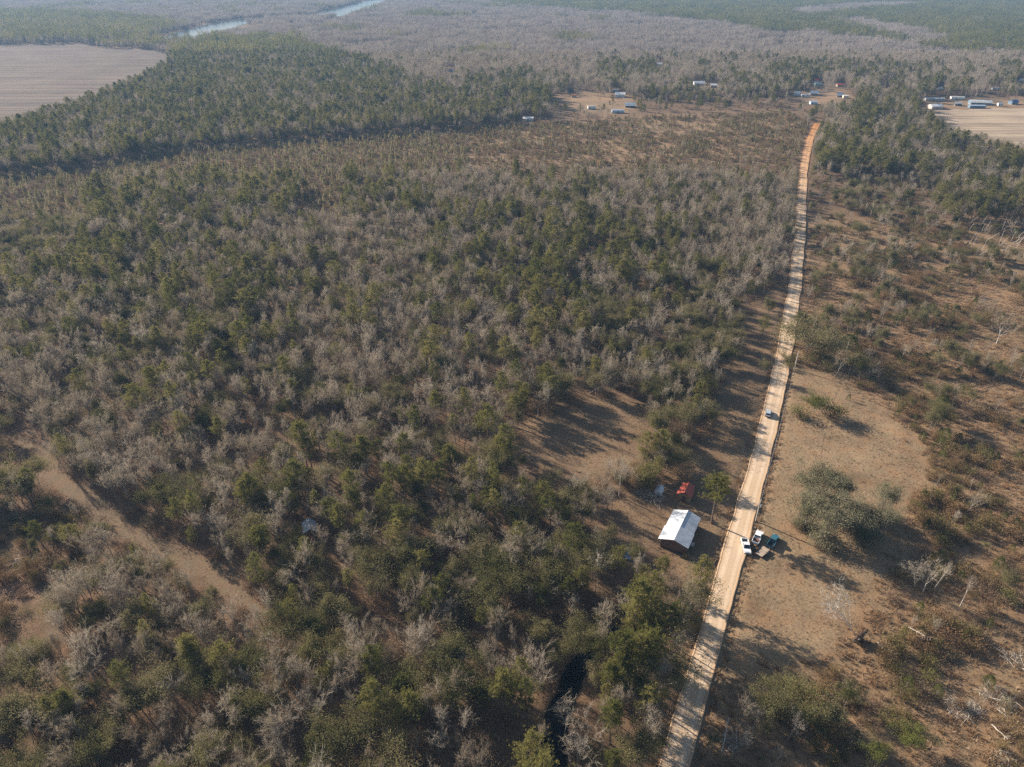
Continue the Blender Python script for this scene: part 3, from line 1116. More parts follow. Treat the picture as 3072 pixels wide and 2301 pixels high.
# ------------------------------------------------------------------ where each kind of plant grows
# plant cover by rows of 92 q pixels from q y = 276 down, columns of 92.17 q pixels:
# 0 pine stand, 1 mixed wood, 2 leafless wood, 3 olive wood, 4 young regrowth, 5 open brush, 6 scrub, 7 thicker scrub, 8 mown grass
COVER = [
    [4, 4, 4, 4, 4, 4, 4, 4, 4, 2, 2, 4, 5, 5, 5, 5, 5, 5, 5, 0, 0, 0, 0, 0],
    [4, 4, 0, 0, 0, 0, 0, 4, 0, 0, 2, 2, 1, 1, 2, 2, 2, 2, 2, 7, 7, 7, 0, 0],
    [3, 3, 0, 0, 1, 1, 2, 2, 2, 2, 1, 0, 0, 0, 0, 0, 2, 2, 2, 7, 7, 6, 6, 7],
    [1, 1, 0, 1, 1, 0, 1, 1, 2, 2, 1, 0, 0, 0, 0, 1, 3, 2, 2, 7, 7, 6, 6, 7],
    [2, 1, 1, 1, 0, 1, 2, 2, 1, 2, 1, 1, 0, 1, 3, 2, 3, 3, 2, 7, 7, 7, 6, 7],
    [2, 2, 1, 1, 1, 1, 1, 2, 2, 2, 1, 1, 1, 2, 2, 3, 3, 3, 8, 7, 7, 6, 7, 7],
    [2, 2, 2, 1, 2, 2, 2, 2, 1, 1, 1, 0, 0, 3, 3, 3, 3, 8, 8, 8, 7, 6, 7, 6],
    [5, 2, 2, 2, 2, 1, 1, 1, 1, 1, 0, 1, 1, 3, 3, 3, 8, 8, 8, 8, 8, 6, 6, 6],
    [3, 6, 2, 1, 3, 2, 1, 1, 0, 0, 0, 0, 3, 3, 2, 8, 8, 8, 3, 3, 8, 6, 6, 6],
    [6, 6, 2, 3, 1, 2, 3, 1, 3, 1, 3, 3, 3, 3, 3, 8, 8, 8, 3, 3, 6, 8, 6, 6],
    [6, 2, 2, 2, 2, 1, 3, 3, 3, 3, 3, 3, 3, 3, 0, 1, 3, 8, 8, 8, 8, 6, 6, 6],
    [6, 2, 2, 2, 2, 2, 3, 3, 3, 2, 3, 3, 3, 3, 0, 0, 3, 8, 8, 8, 8, 6, 6, 6],
    [3, 2, 2, 2, 3, 1, 1, 3, 2, 3, 3, 3, 2, 0, 0, 2, 3, 8, 8, 6, 6, 6, 6, 6],
    [3, 3, 2, 3, 2, 3, 2, 2, 2, 3, 2, 3, 0, 0, 2, 3, 8, 8, 3, 6, 6, 6, 6, 6],
    [3, 3, 3, 2, 3, 2, 2, 3, 3, 2, 2, 3, 0, 0, 3, 2, 6, 6, 6, 6, 6, 6, 6, 6]]
COVER_KEY = np.array(['P', 'M', 'b', 'O', 'Y', 'S', 'R', 'r', 'G'])
RIDGE = [(-300, 250), (0, 262), (100, 230), (330, 150), (395, 88), (470, 78), (560, 76), (660, 92), (760, 122), (870, 148), (885, 185), (1000, 162), (1130, 150), (1190, 180),
         (1190, 235), (1130, 262), (740, 292), (560, 306), (330, 326), (190, 356), (-300, 378)]
PLANT_P = [(1065, -60), (1068, 6), (1180, 16), (1400, 28), (1475, 40), (1560, 48), (1642, 66), (1741, 67), (1841, 77), (1974, 92), (2075, 112), (2140, 108), (2300, 125), (2300, -60)]
STRIP1 = [(1700, 26), (1740, 16), (1880, 5), (2000, 6), (1960, 14), (1800, 26), (1740, 34)]
STRIP2 = [(1790, 42), (1870, 40), (1990, 62), (2060, 84), (2030, 96), (1960, 84), (1880, 66)]
WOODS_V = [(880, 190), (1000, 165), (1150, 165), (1230, 135), (1480, 118), (1700, 128), (1900, 140), (2300, 130), (2300, 215), (1990, 212), (1850, 200), (1700, 195), (1550, 195), (1370, 200), (1190, 195)]
FAR_M = [(-300, 18), (180, 25), (330, 38), (400, 60), (392, 85), (330, 104), (215, 100), (180, 92), (-300, 92)]
VBAND = [(1190, 195), (1370, 200), (1700, 195), (1850, 200), (2300, 215), (2300, 245), (1990, 245), (1740, 240), (1560, 232), (1380, 255), (1190, 250)]
PINE_R = [(1790, 215), (1900, 205), (2000, 225), (2040, 262), (2120, 285), (2300, 300), (2300, 395), (2100, 400), (1990, 365), (1900, 345), (1800, 300), (1770, 262)]


def zone(u, v):
    u = np.clip(u, 1, 2211)
    z = np.full(u.shape, 'B')
    for poly, ch in ((FAR_M, 'M'), (PLANT_P, 'P'), (STRIP1, 'B'), (STRIP2, 'B'), (WOODS_V, 'M'), (VBAND, 'V'), (RIDGE, 'P')):
        z[inpoly(u, v, poly)] = ch
    lower = (v > np.interp(u, [0, 190, 330, 560, 740, 1130, 1300, 1700, 1760, 2212], [378, 356, 326, 306, 292, 262, 255, 240, 236, 236]))
    rows = np.clip((v / 92).astype(int), 3, 17)
    cols_ = np.clip((u / 92.17).astype(int), 0, 23)
    table = COVER_KEY[np.array(COVER)]
    z = np.where(lower, table[rows - 3, cols_], z)
    pr = inpoly(u, v, PINE_R)
    z[pr] = np.where(vnoise(u[pr], v[pr], 26, 71) > 0.55, 'P', np.where(vnoise(u[pr], v[pr], 18, 72) > 0.6, 'b', 'M'))
    wv = inpoly(u, v, WOODS_V) & ~lower
    z[wv] = np.where(vnoise(u[wv], v[wv], 30, 73) > 0.55, 'B', 'M')
    return z


SPEC = {  # per m2: kind -> (density, min height, max height)
    'P': dict(pine_tree=(.020, 8.5, 18), bare_tree=(.020, 8, 14), evergreen_tree=(.007, 5, 9), undergrowth=(.025, 1.5, 3.5)),
    'M': dict(pine_tree=(.0115, 7.5, 17), bare_tree=(.036, 7, 14), evergreen_tree=(.009, 5, 10), undergrowth=(.03, 1.5, 3.5)),
    'b': dict(pine_tree=(.003, 9, 15), bare_tree=(.042, 7, 13.5), evergreen_tree=(.011, 4, 9), undergrowth=(.035, 1.5, 4)),
    'B': dict(bare_tree=(.035, 9, 15), pine_tree=(.0006, 12, 17)),
    'O': dict(pine_tree=(.0045, 9, 14), bare_tree=(.024, 7, 12.5), evergreen_tree=(.024, 5, 10), undergrowth=(.045, 1.5, 4)),
    'Y': dict(young_pine=(.036, 2.2, 5.5), bush=(.014, 1.5, 3), bare_tree=(.004, 4, 7), undergrowth=(.045, 1.5, 3)),
    'S': dict(bare_tree=(.004, 4, 8), young_pine=(.03, 1.8, 4.6), bush=(.035, 1.0, 3.0), undergrowth=(.06, 1.0, 2.8)),
    'R': dict(bare_tree=(.004, 4, 9), evergreen_tree=(.003, 3, 6), cedar_tree=(.012, 1.2, 4.2), bush=(.06, 0.8, 3.4), undergrowth=(.065, 0.8, 2.6)),
    'r': dict(bare_tree=(.016, 5, 10), evergreen_tree=(.009, 4, 8.5), cedar_tree=(.012, 2, 5.5), bush=(.036, 1.0, 3.2), undergrowth=(.04, 1, 2.6)),
    'V': dict(pine_tree=(.006, 10, 15), bare_tree=(.007, 7, 12), bush=(.006, 1, 2.5), undergrowth=(.006, 1, 2)),
    'G': dict(), 'F': dict(), 'W': dict()}
NATIVE = dict(pine_tree=16., bare_tree=12., evergreen_tree=9., cedar_tree=5., young_pine=5., bush=2.2, undergrowth=2.6, grass=0.8)
HALFW = dict(pine_tree=.19, bare_tree=.22, evergreen_tree=.32, cedar_tree=.3, young_pine=.25, bush=.6, undergrowth=.5)

# parts of the picture where open ground, a road, water or a building is seen: nothing may stand in front
ROAD_Q = [(l * PQ, y * PQ) for l, r, y in ROAD_LR[:-2]] + [(r * PQ, y * PQ) for l, r, y in ROAD_LR[:-2]][::-1]
GRASS_Q = [POLY[k] for k in POLY]
TRACK_Q = [(u, v - 10) for u, v in TRACK] + [(u - 3, v + 13) for u, v in TRACK][::-1]
CREEK_Q = [(1330, 1347), (1288, 1398), (1246, 1450), (1216, 1512), (1196, 1560), (1206, 1560), (1240, 1475), (1290, 1404)]
RIVER_Q = [(400, 74), (430, 63), (500, 47), (535, 41), (560, 44), (520, 57), (465, 68), (440, 80), (405, 80)]
RIVER_Q2 = [(700, 38), (722, 26), (780, 11), (830, 0), (810, 10), (745, 34), (706, 42)]
SEEN = []      # filled with building boxes below


def place(kind_pts):
    pass


def candidates(cell, y0, y1):
    ys = np.arange(y0, y1, cell)
    P = []
    for y in ys:
        hw = 0.76 * (y + 40) + 70
        xs = np.arange(-hw, hw, cell)
        P.append(np.stack([xs, np.full(len(xs), y)], 1))
    P = np.vstack(P)
    return P + rng.uniform(0, cell, P.shape)


# far buildings and other things that the photograph shows uncovered (photograph pixels: x0, x1, base y, height px, see builder below)
BUILD = [
    # x0, x1, base y, kind, wall, roof, label
    (1847, 1876, 291, 'house', 'white', 'white', "white gabled house in the pine clearing behind the orange shed"),
    (1876, 1906, 322, 'barn', 'dark', 'bluemetal', "open barn with grey blue metal roof among tall pines"),  # dark walls stand in for the shade under the open roof
    (1836, 1872, 339, 'trailer', 'paleblue', 'bluemetal', "pale blue trailer home in front of the blue roofed barn"),
    (2082, 2114, 255, 'barn', 'white', 'white', "long bright white roofed shed at the edge of the far pines"),
    (2133, 2152, 263, 'house', 'tan', 'white', "small tan house with white roof beside the long white shed"),
    (1837, 1858, 276, 'trailer', 'greywall', 'greyroof', "grey trailer home behind the white gabled house"),
    (1703, 1720, 278, 'house', 'dark', 'brownroof', "dark brown roofed cabin at the top of the orange clearing"),
    (1715, 1729, 292, 'shed', 'tan', 'orange', "small orange roofed shed in the sandy clearing"),
    (1763, 1787, 327, 'trailer', 'white', 'greyroof', "short white camper under pines in the clearing"),
    (1972, 1986, 198, 'house', 'white', 'white', "tiny white house deep in the far pine woods"),
    (1570, 1600, 363, 'shed', 'cream', 'white', "cream shed in the shade at the end of the pine ridge"),
    (1348, 1358, 216, 'shed', 'bluewall', 'blueroof', "bright blue roofed hut by the bare swamp woods"),
    (1518, 1528, 298, 'shed', 'tan', 'orange', "rusty orange hut hidden in the pine woods"),
    (2437, 2454, 248, 'house', 'white', 'red', "white house with bright red roof on the rise above the village"),
    (2446, 2466, 257, 'shed', 'teal', 'tealroof', "teal lean-to below the red roofed white house"),
    (2512, 2529, 260, 'shed', 'tan', 'red', "low red roofed shed beside the bare trees"),
    (2384, 2400, 287, 'house', 'white', 'white', "square white house at the dark hedge end of the village"),
    (2405, 2427, 291, 'trailer', 'white', 'white', "white trailer home beside the square white house"),
    (2432, 2455, 285, 'barn', 'greywall', 'white', "white roofed carport behind the trailer home"),
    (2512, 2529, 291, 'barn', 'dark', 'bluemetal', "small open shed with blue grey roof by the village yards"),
    (2530, 2545, 295, 'trailer', 'cream', 'white', "cream camper next to the small open shed"),
    (2432, 2452, 313, 'shed', 'paleblue', 'bluemetal', "pale blue metal shed nearest the brush field"),
    (2645, 2666, 263, 'barn', 'orangewall', 'brownroof', "orange timber barn under dark trees"),
    (2777, 2834, 303, 'trailer', 'greywall', 'greyroof', "long grey trailer home with white end wall behind the pasture"),
    (2854, 2893, 299, 'trailer', 'white', 'greyroof', "off-white trailer home with shaded porch behind the pasture"),
    (2792, 2827, 327, 'house', 'pink', 'white', "pinkish white cottage at the corner of the pasture"),
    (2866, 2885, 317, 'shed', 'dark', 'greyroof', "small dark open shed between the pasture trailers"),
    (2917, 2975, 314, 'barn', 'bluewall', 'greyroof', "long slate blue shed with pale roof behind the blue trailer"),
    (2910, 2956, 325, 'trailer', 'bluewall', 'bluemetal', "blue trailer home with white end wall at the pasture edge"),
    (2995, 3008, 318, 'shed', 'white', 'greyroof', "small white shed by the pasture ditch"),
    (3032, 3054, 313, 'house', 'bluewall', 'blueroof', "dark blue gabled house beside the pasture ditch"),
    (2815, 2828, 271, 'shed', 'white', 'white', "little white hut among grey bare trees"),
    (2977, 2999, 271, 'trailer', 'white', 'greyroof', "white camper half hidden by bare trees behind the blue shed"),
    (3055, 3071, 248, 'house', 'white', 'white', "white roofed house high in the far bare trees")]
for x0, x1, yb, *_ in BUILD:
    SEEN.append([(x0 * PQ - 2, yb * PQ - 12), (x1 * PQ + 2, yb * PQ - 12), (x1 * PQ + 2, yb * PQ + 1), (x0 * PQ - 2, yb * PQ + 1)])
SEEN += [[(655, 1112), (690, 1108), (715, 1170), (665, 1180)], [(1352, 1170), (1378, 1170), (1372, 1200), (1352, 1200)],
         [(1405, 1035), (1440, 1035), (1440, 1070), (1405, 1070)]]
VISIBLE = GRASS_Q + [ROAD_Q, TRACK_Q, CREEK_Q, RIVER_Q, RIVER_Q2, CROP_VIS, PAST_VIS] + VILL_VIS + SEEN
NOBASE = GRASS_Q + [CROP, PAST]
THIN = VILL


OPENQ = [(-300, 400), (190, 368), (330, 334), (560, 314), (740, 299), (1130, 269), (1300, 259), (1700, 241), (1738, 262), (1722, 350), (1560, 350), (1300, 372), (1000, 385), (800, 395), (600, 408), (350, 400), (150, 428), (-300, 470)]


def grow(P, cell, far=False):
    X, Y = P[:, 0], P[:, 1]
    u0, v0, f0 = to_q(X, Y, 0.0)
    uz, vz, _ = to_q(X, Y, 8.0)
    jx = (vnoise(X, Y, 14, 31) - 0.5) * 70
    jy = (vnoise(X, Y, 14, 32) - 0.5) * 60
    jit = np.clip(150 / f0, 0.05, 1.2)
    Z = zone(uz + jx * jit, vz + jy * jit)
    rd_ = road_dist(X, Y)
    # the two sides of the road never swap plant cover
    Z = np.where((Z == 'R') & (rd_ < 0) & (X > 0) & (Y < 430), 'b', Z)
    Z = np.where(np.isin(Z, list('PMbOB')) & (rd_ > 0) & (Y < 330) & (Y > 40), 'r', Z)
    mixn = vnoise(X, Y, 18, 33)
    Z = np.where((Z == 'P') & (mixn > 0.62) & (f0 < 1300), 'M', Z)
    op = inpoly(u0 + jx * jit * 0.5, v0 + jy * jit * 0.5, OPENQ)
    Z = np.where(op, np.where(u0 < 1000, 'Y', 'S'), Z)
    return X, Y, u0, v0, f0, Z, rd_


cell = 3.1
P = candidates(cell, 34, 1230)
X, Y, u0, v0, f0, Z, rd_ = grow(P, cell)
nP = len(X)
rnd = rng.random(nP)
kind = np.full(nP, '', dtype='<U16')
hgt = np.zeros(nP)
clump = vnoise(X, Y, 11, 41)
for z, sp in SPEC.items():
    sel = Z == z
    acc = np.zeros(nP)
    for k, (dn, h0, h1) in sp.items():
        dd = dn * cell * cell
        if z in 'RSVr' and k != 'grass':
            dd = dd * (np.clip((clump - 0.2) * 2.2, 0.3, 1.3) if z == 'S' else np.clip((clump - 0.32) * 3.0, 0.08, 2.0))
        else:
            dd = dd * (0.75 + 0.5 * clump)
        hit = sel & (rnd >= acc) & (rnd < acc + dd)
        kind[hit] = k
        hgt[hit] = h0 + (h1 - h0) * rng.random(hit.sum())**1.0
        acc = acc + dd
ok = kind != ''
fb = 150 / f0 * 60
base_bad = in_any(u0 + (vnoise(X, Y, 5, 61) - 0.5) * fb, v0 + (vnoise(X, Y, 5, 62) - 0.5) * fb, NOBASE) | (np.abs(rd_) < 5.0) & (Y < 800)
tdist, _ = dist_to(X, Y, track_c)
base_bad |= tdist < 3.0
cdist, ci = dist_to(X, Y, creek_c)
base_bad |= cdist < creek_hw[ci] + 1.0
thin = in_any(u0, v0, THIN) & (rng.random(nP) < 0.6)
ok &= ~base_bad & ~thin
# nothing hides what the photograph shows open
hw = np.array([HALFW.get(k, 0.3) for k in kind]) * hgt
hide = np.zeros(nP, bool)
fuzz_u = (vnoise(X, Y, 5, 61) - 0.5) * 70 * 150 / f0
fuzz_v = (vnoise(X, Y, 5, 62) - 0.5) * 60 * 150 / f0
crowned = ok.copy()
for fz, fx in ((0.95, 0), (0.72, -0.75), (0.72, 0.75), (0.5, 0), (0.5, -0.85), (0.5, 0.85), (0.25, 0)):
    uu, vv, _ = to_q(X + fx * hw, Y, hgt * fz)
    hide |= in_any(uu + fuzz_u, vv + fuzz_v, GRASS_Q) | in_any(uu, vv, VISIBLE[len(GRASS_Q):])
ok &= ~(hide & (rng.random(nP) < 0.985))
X, Y, u0, v0, f0, Z, rd_, kind, hgt, tdist, cdist = [a[ok] for a in (X, Y, u0, v0, f0, Z, rd_, kind, hgt, tdist, cdist)]
n = len(X)
rot = np.zeros((n, 3))
lean = np.array([{'bare_tree': 0.11, 'pine_tree': 0.035, 'evergreen_tree': 0.09}.get(k, 0.06) for k in kind])
rot[:, 0] = rng.normal(0, 1, n) * lean
rot[:, 1] = rng.normal(0, 1, n) * lean + 0.02
storm = (kind == 'bare_tree') & (rng.random(n) < 0.06)
rot[storm, 1] += rng.uniform(0.35, 0.8, storm.sum())
rot[:, 2] = rng.random(n) * 6.283
size = np.zeros((n, 3))
for k, nat in NATIVE.items():
    s = kind == k
    f = hgt[s] / nat
    w = f * rng.uniform(0.85, 1.25, s.sum())
    if k == 'pine_tree':
        w = f * rng.uniform(0.68, 1.18, s.sum())
    if k == 'bare_tree':
        w = f * rng.uniform(0.55, 1.1, s.sum())
    size[s] = np.stack([w, w * rng.uniform(0.9, 1.1, s.sum()), f], 1)

# ------------------------------------------------------------------ plants: the largest in view are things of their own, the rest one mass per kind
PARTN = {'pine_tree': 'pine', 'bare_tree': 'tree', 'evergreen_tree': 'tree', 'bush': 'bush', 'cedar_tree': 'cedar', 'young_pine': 'pine'}


HOUSE_AT = np.array(ground_p(2045, 1590))
RUIN_AT = np.array(ground_p(926, 1600))
CLEAR_AT = np.array(ground_p(1750, 1310))


def near_to(i, p, d):
    return math.hypot(X[i] - p[0], Y[i] - p[1]) < d


def where(i):
    """what the plant stands on or beside, by things one can find"""
    if near_to(i, RUIN_AT, 16):
        return "close round the collapsed cabin"
    if near_to(i, HOUSE_AT, 24) and rd_[i] < 0:
        return "behind the white roofed house"
    if cdist[i] < 9:
        return "on the bank of the black creek"
    if tdist[i] < 11 and X[i] < -20:
        return "beside the curving dirt track"
    if near_to(i, CLEAR_AT, 34) and rd_[i] < 0:
        return "round the shaded clearing in the wood"
    if Y[i] > 560:
        return "towards the village and the pine ridge"
    if rd_[i] > 0:
        return "in the thicker scrub along the far road stretch" if Z[i] in 'rP' else ("in the brown scrub beyond the mown field" if Y[i] < 330 else "in the rough land past the scrub")
    if rd_[i] > -16:
        return "at the wood's edge along the sandy road"
    return {'P': "in the densest pine stand of the wood", 'M': "in the mixed part of the wood", 'b': "in the leafless part of the wood", 'O': "in the olive part of the wood",
            'Y': "in the pale regrowth behind the wood", 'S': "in the open brush behind the wood", 'R': "on the cleared soil by the dirt track"}.get(Z[i], "deep in the wood")


LOOK = {'pine_tree': "green pine", 'bare_tree': "leafless grey brown tree", 'evergreen_tree': "olive broadleaf tree", 'bush': "olive brown bush", 'cedar_tree': "yellow green cedar", 'young_pine': "cone shaped young pine"}
SPLIT = {'pine_tree': (13, 15.5), 'bare_tree': (9.5, 12), 'evergreen_tree': (6.5, 8.5), 'bush': (1.6, 2.4), 'cedar_tree': (2.4, 3.8), 'young_pine': (3.4, 4.6)}


def describe(k, i):
    lo, hi = SPLIT[k]
    adj = "short" if hgt[i] < lo else ("tall" if hgt[i] > hi else "middling")
    if k == 'bare_tree' and abs(rot[i, 1]) + abs(rot[i, 0]) > 0.32:
        adj = "storm leaning"
    return f"{adj} {LOOK[k]} {where(i)}"


CATN = {'pine_tree': 'pine', 'bare_tree': 'bare tree', 'evergreen_tree': 'evergreen tree', 'bush': 'bush', 'cedar_tree': 'cedar', 'young_pine': 'young pine'}


def plant(kindname, loc, rot3, scl3, label, group=None, var=None, crownmat=None, trunkmat=None):
    k = KIND[kindname]
    tm, cm = k['parts'][random.randrange(k['n']) if var is None else var]
    e = bpy.data.objects.new(kindname, None)
    col.objects.link(e)
    e.empty_display_size = 0.5
    e.location, e.rotation_euler, e.scale = loc, rot3, scl3
    tag(e, label, CATN[kindname], group)
    for nm, me_ in (('trunk' if kindname != 'bush' else 'stems', tm), ('crown', cm)):
        o = bpy.data.objects.new(nm, me_)
        o.parent = e
        col.objects.link(o)
        mt = crownmat if nm == 'crown' else trunkmat
        if mt:
            o.material_slots[0].link = 'OBJECT'
            o.material_slots[0].material = mt
    return e


MASSL = {'pine_tree': ("pine_forest", "green mass of pines filling the ridge and farther woods"), 'bare_tree': ("bare_forest", "grey brown mass of leafless trees filling the farther woods"),
         'evergreen_tree': ("evergreen_forest", "olive mass of broadleaf evergreens scattered through the farther woods"), 'bush': ("shrubbery", "mass of low bushes over the brush land"),
         'cedar_tree': ("cedar_thicket", "scattered mass of small cedars in the scrub"), 'young_pine': ("pine_regrowth", "pale green regrowth of young pines beyond the wood"),
         'undergrowth': ("undergrowth", "tangled brown undergrowth beneath the trees and in the scrub")}
pz = -0.15
for k in MASSL:
    s = np.where(kind == k)[0]
    one = np.zeros(len(s), bool)
    if k != 'undergrowth':
        us, vs_, fs = to_q(X[s], Y[s], hgt[s] * 0.6)
        inn = (us > 5) & (us < 2207) & (vs_ > 5) & (vs_ < 1652)
        px = np.where(inn, hgt[s] / fs, 0)
        if k == 'evergreen_tree':
            px = px * 1.0
        order = np.argsort(-px)[:300]
        order = order[px[order] > 0]
        one[order] = True
        for i in s[one]:
            lb = describe(k, i)
            plant(k, (X[i], Y[i], pz), tuple(rot[i]), tuple(size[i]), lb, "look-alikes: " + lb)
    r_ = s[~one]
    nm, lb = MASSL[k]
    scatter(nm, k, np.stack([X[r_], Y[r_], np.full(len(r_), pz)], 1), rot[r_], size[r_], lb, 'vegetation')

# far woods as groves
cell = 21.0
P = candidates(cell, 1215, 4300)
Xf, Yf, uf, vf, ff, Zf, rdf = grow(P, cell)
bad = in_any(uf, vf, [CROP, PAST])
rvd, _ = dist_to(Xf, Yf, river_c)
bad |= rvd < RIVER_HALF + 10
bad |= (vnoise(Xf, Yf, 60, 81) < 0.16)
uc, vc, _ = to_q(Xf, Yf, 11.0)
bad |= in_any(uc, vc, [RIVER_Q, RIVER_Q2, CROP_VIS])
for dx_ in (-11, 0, 11):
    for dz_ in (4, 9, 15):
        ua, va, _ = to_q(Xf + dx_, Yf, dz_)
        bad |= in_any(ua, va, SEEN)
for ch, nm, lb in (('P', 'pine_grove', "far-off dark pine plantations along the top of the view"), ('B', 'bare_grove', "far-off pale grey swamp woods round the river"), ('M', 'mixed_grove', "far-off mixed woods of pine and bare trees")):
    Zf = np.where((Zf == 'B') & (vnoise(Xf, Yf, 90, 82) > 0.84), 'M', np.where((Zf == 'P') & (vnoise(Xf, Yf, 110, 83) > 0.86), 'M', Zf))
    zz = np.where(np.isin(Zf, ['P', 'Y']), 'P', np.where(np.isin(Zf, ['M', 'V', 'O', 'R', 'b', 'S', 'G']), 'M', 'B'))
    s = (zz == ch) & ~bad
    s2 = np.where(s)[0]
    r3 = np.zeros((len(s2), 3))
    r3[:, 2] = rng.random(len(s2)) * 6.283
    sc = np.repeat(rng.uniform(0.72, 1.2, len(s2))[:, None], 3, 1)
    scatter({'P': 'pine_forest', 'B': 'bare_forest', 'M': 'mixed_forest'}[ch], nm, np.stack([Xf[s2], Yf[s2], np.full(len(s2), -0.2)], 1), r3, sc, lb, 'forest')

# dry grass in the scrub across the road and on the cleared soil
cell = 0.95
P = candidates(cell, 50, 330)
Xg, Yg = P[:, 0], P[:, 1]
ug, vg, fg = to_q(Xg, Yg, 0)
rg = road_dist(Xg, Yg)
dens = 0.35 + 0.65 * vnoise(Xg, Yg, 7, 51)
keep = (((rg > 4.6) & (rng.random(len(Xg)) < dens)) | (in_any(ug, vg, SOIL) & (rng.random(len(Xg)) < 0.3)) | ((np.abs(rg) > 3.3) & (np.abs(rg) < 4.8) & (rng.random(len(Xg)) < 0.8)))
sedge = inpoly(ug, vg, [(1740, 890), (1850, 870), (1960, 950), (1985, 1030), (1900, 1080), (1800, 1040), (1730, 980)]) & (rng.random(len(Xg)) < 0.5 * vnoise(Xg, Yg, 6, 53))
fz = 150 / fg * 70
keep &= ~(in_any(ug + (vnoise(Xg, Yg, 4, 61) - 0.5) * fz, vg + (vnoise(Xg, Yg, 4, 62) - 0.5) * fz, GRASS_Q) & (np.abs(rg) > 4.8)) | sedge
keep &= True & (np.abs(rg) > 3.25) & (ug > -120) & (ug < 2330) & (rng.random(len(Xg)) < 0.75)
Xg, Yg = Xg[keep], Yg[keep]
r3 = np.zeros((len(Xg), 3))
r3[:, 2] = rng.random(len(Xg)) * 6.283
s1 = rng.uniform(0.5, 1.4, len(Xg)) * np.where(sedge[keep], 0.55, 1.0)
# short bent grass over the mown ground
Pm = candidates(0.8, 80, 260)
um, vm_, fm = to_q(Pm[:, 0], Pm[:, 1], 0)
okm = in_any(um + (vnoise(Pm[:, 0], Pm[:, 1], 4, 91) - 0.5) * 30, vm_, GRASS_Q) & (np.abs(road_dist(Pm[:, 0], Pm[:, 1])) > 4.2) & (rng.random(len(Pm)) < 0.25 + 0.75 * vnoise(Pm[:, 0], Pm[:, 1], 5, 92))
Pm = Pm[okm]
Xg, Yg = np.concatenate([Xg, Pm[:, 0]]), np.concatenate([Yg, Pm[:, 1]])
r3 = np.zeros((len(Xg), 3))
r3[:, 2] = rng.random(len(Xg)) * 6.283
s1 = np.concatenate([s1, rng.uniform(0.22, 0.5, len(Pm))])
scatter("dry_grass", 'grass', np.stack([Xg, Yg, np.full(len(Xg), -0.16)], 1), r3, np.stack([s1, s1, s1 * rng.uniform(0.7, 1.3, len(Xg))], 1), "tan tufts of dry grass over the scrub", 'grass')

# ------------------------------------------------------------------ building materials
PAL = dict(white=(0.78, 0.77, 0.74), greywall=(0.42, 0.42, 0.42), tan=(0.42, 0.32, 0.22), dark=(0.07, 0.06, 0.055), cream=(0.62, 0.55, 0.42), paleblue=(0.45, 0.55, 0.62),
           bluewall=(0.12, 0.19, 0.27), pink=(0.66, 0.52, 0.45), teal=(0.28, 0.42, 0.42), orangewall=(0.42, 0.22, 0.08), red=(0.50, 0.055, 0.04), orange=(0.52, 0.20, 0.09),
           bluemetal=(0.38, 0.46, 0.53), greyroof=(0.48, 0.49, 0.48), brownroof=(0.10, 0.065, 0.05), blueroof=(0.06, 0.16, 0.36), tealroof=(0.25, 0.36, 0.37))
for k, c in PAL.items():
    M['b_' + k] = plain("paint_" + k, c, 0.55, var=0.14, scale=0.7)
M['glass'] = plain("window_glass", (0.02, 0.025, 0.03), 0.08, var=0.1, spec=0.8)
M['wood'] = plain("weathered_wood", (0.30, 0.20, 0.12), 0.85, var=0.3, scale=1.5)
M['plank'] = plain("grey_planks", (0.36, 0.28, 0.21), 0.85, var=0.3, scale=1.5)
M['brick'] = plain("brown_brick", (0.17, 0.10, 0.078), 0.9, var=0.3, scale=6)
M['tinroof'] = plain("white_tin_roof", (0.53, 0.56, 0.59), 0.45, metal=0.1, var=0.16, scale=0.6, spec=0.4)
M['redtin'] = plain("red_tin_roof", (0.34, 0.065, 0.04), 0.5, var=0.2, scale=0.8)
M['rust'] = plain("rusty_tin", (0.26, 0.10, 0.06), 0.8, var=0.35, scale=2)
M['concrete'] = plain("concrete", (0.42, 0.40, 0.37), 0.9, var=0.15)
M['tyre'] = plain("tyre_rubber", (0.02, 0.02, 0.02), 0.9, var=0.1)
M['steel'] = plain("steel", (0.45, 0.45, 0.46), 0.35, metal=0.8, var=0.1)
M['blackpl'] = plain("black_plastic", (0.02, 0.02, 0.022), 0.6, var=0.1)
M['whitepaint'] = plain("white_car_paint", (0.80, 0.80, 0.79), 0.25, var=0.03, spec=0.6)
M['tealpaint'] = plain("teal_car_paint", (0.035, 0.13, 0.175), 0.25, var=0.05, spec=0.6)
M['silverpaint'] = plain("silver_car_paint", (0.50, 0.54, 0.58), 0.25, metal=0.3, var=0.04, spec=0.6)
M['lens'] = plain("lamp_lens", (0.75, 0.75, 0.72), 0.15, var=0.03)
M['redlens'] = plain("tail_lens", (0.35, 0.02, 0.02), 0.2, var=0.03)
M['tarp'] = plain("blue_tarp", (0.07, 0.17, 0.34), 0.5, var=0.2, scale=1.5)
M['pole'] = plain("pole_wood", (0.42, 0.37, 0.31), 0.9, var=0.2)
M['ceramic'] = plain("ceramic", (0.6, 0.6, 0.58), 0.3, var=0.05)
M['wire'] = plain("wire", (0.35, 0.34, 0.33), 0.5, var=0.05)


def piece(name, parent, fn, mat, smooth=False):
    mb = MB()
    fn(mb)
    return link(name, mb.mesh(name, mat, smooth), parent)


def gable(mb, L, W, z0, z1, over=0.0, t=0.08):
    pass


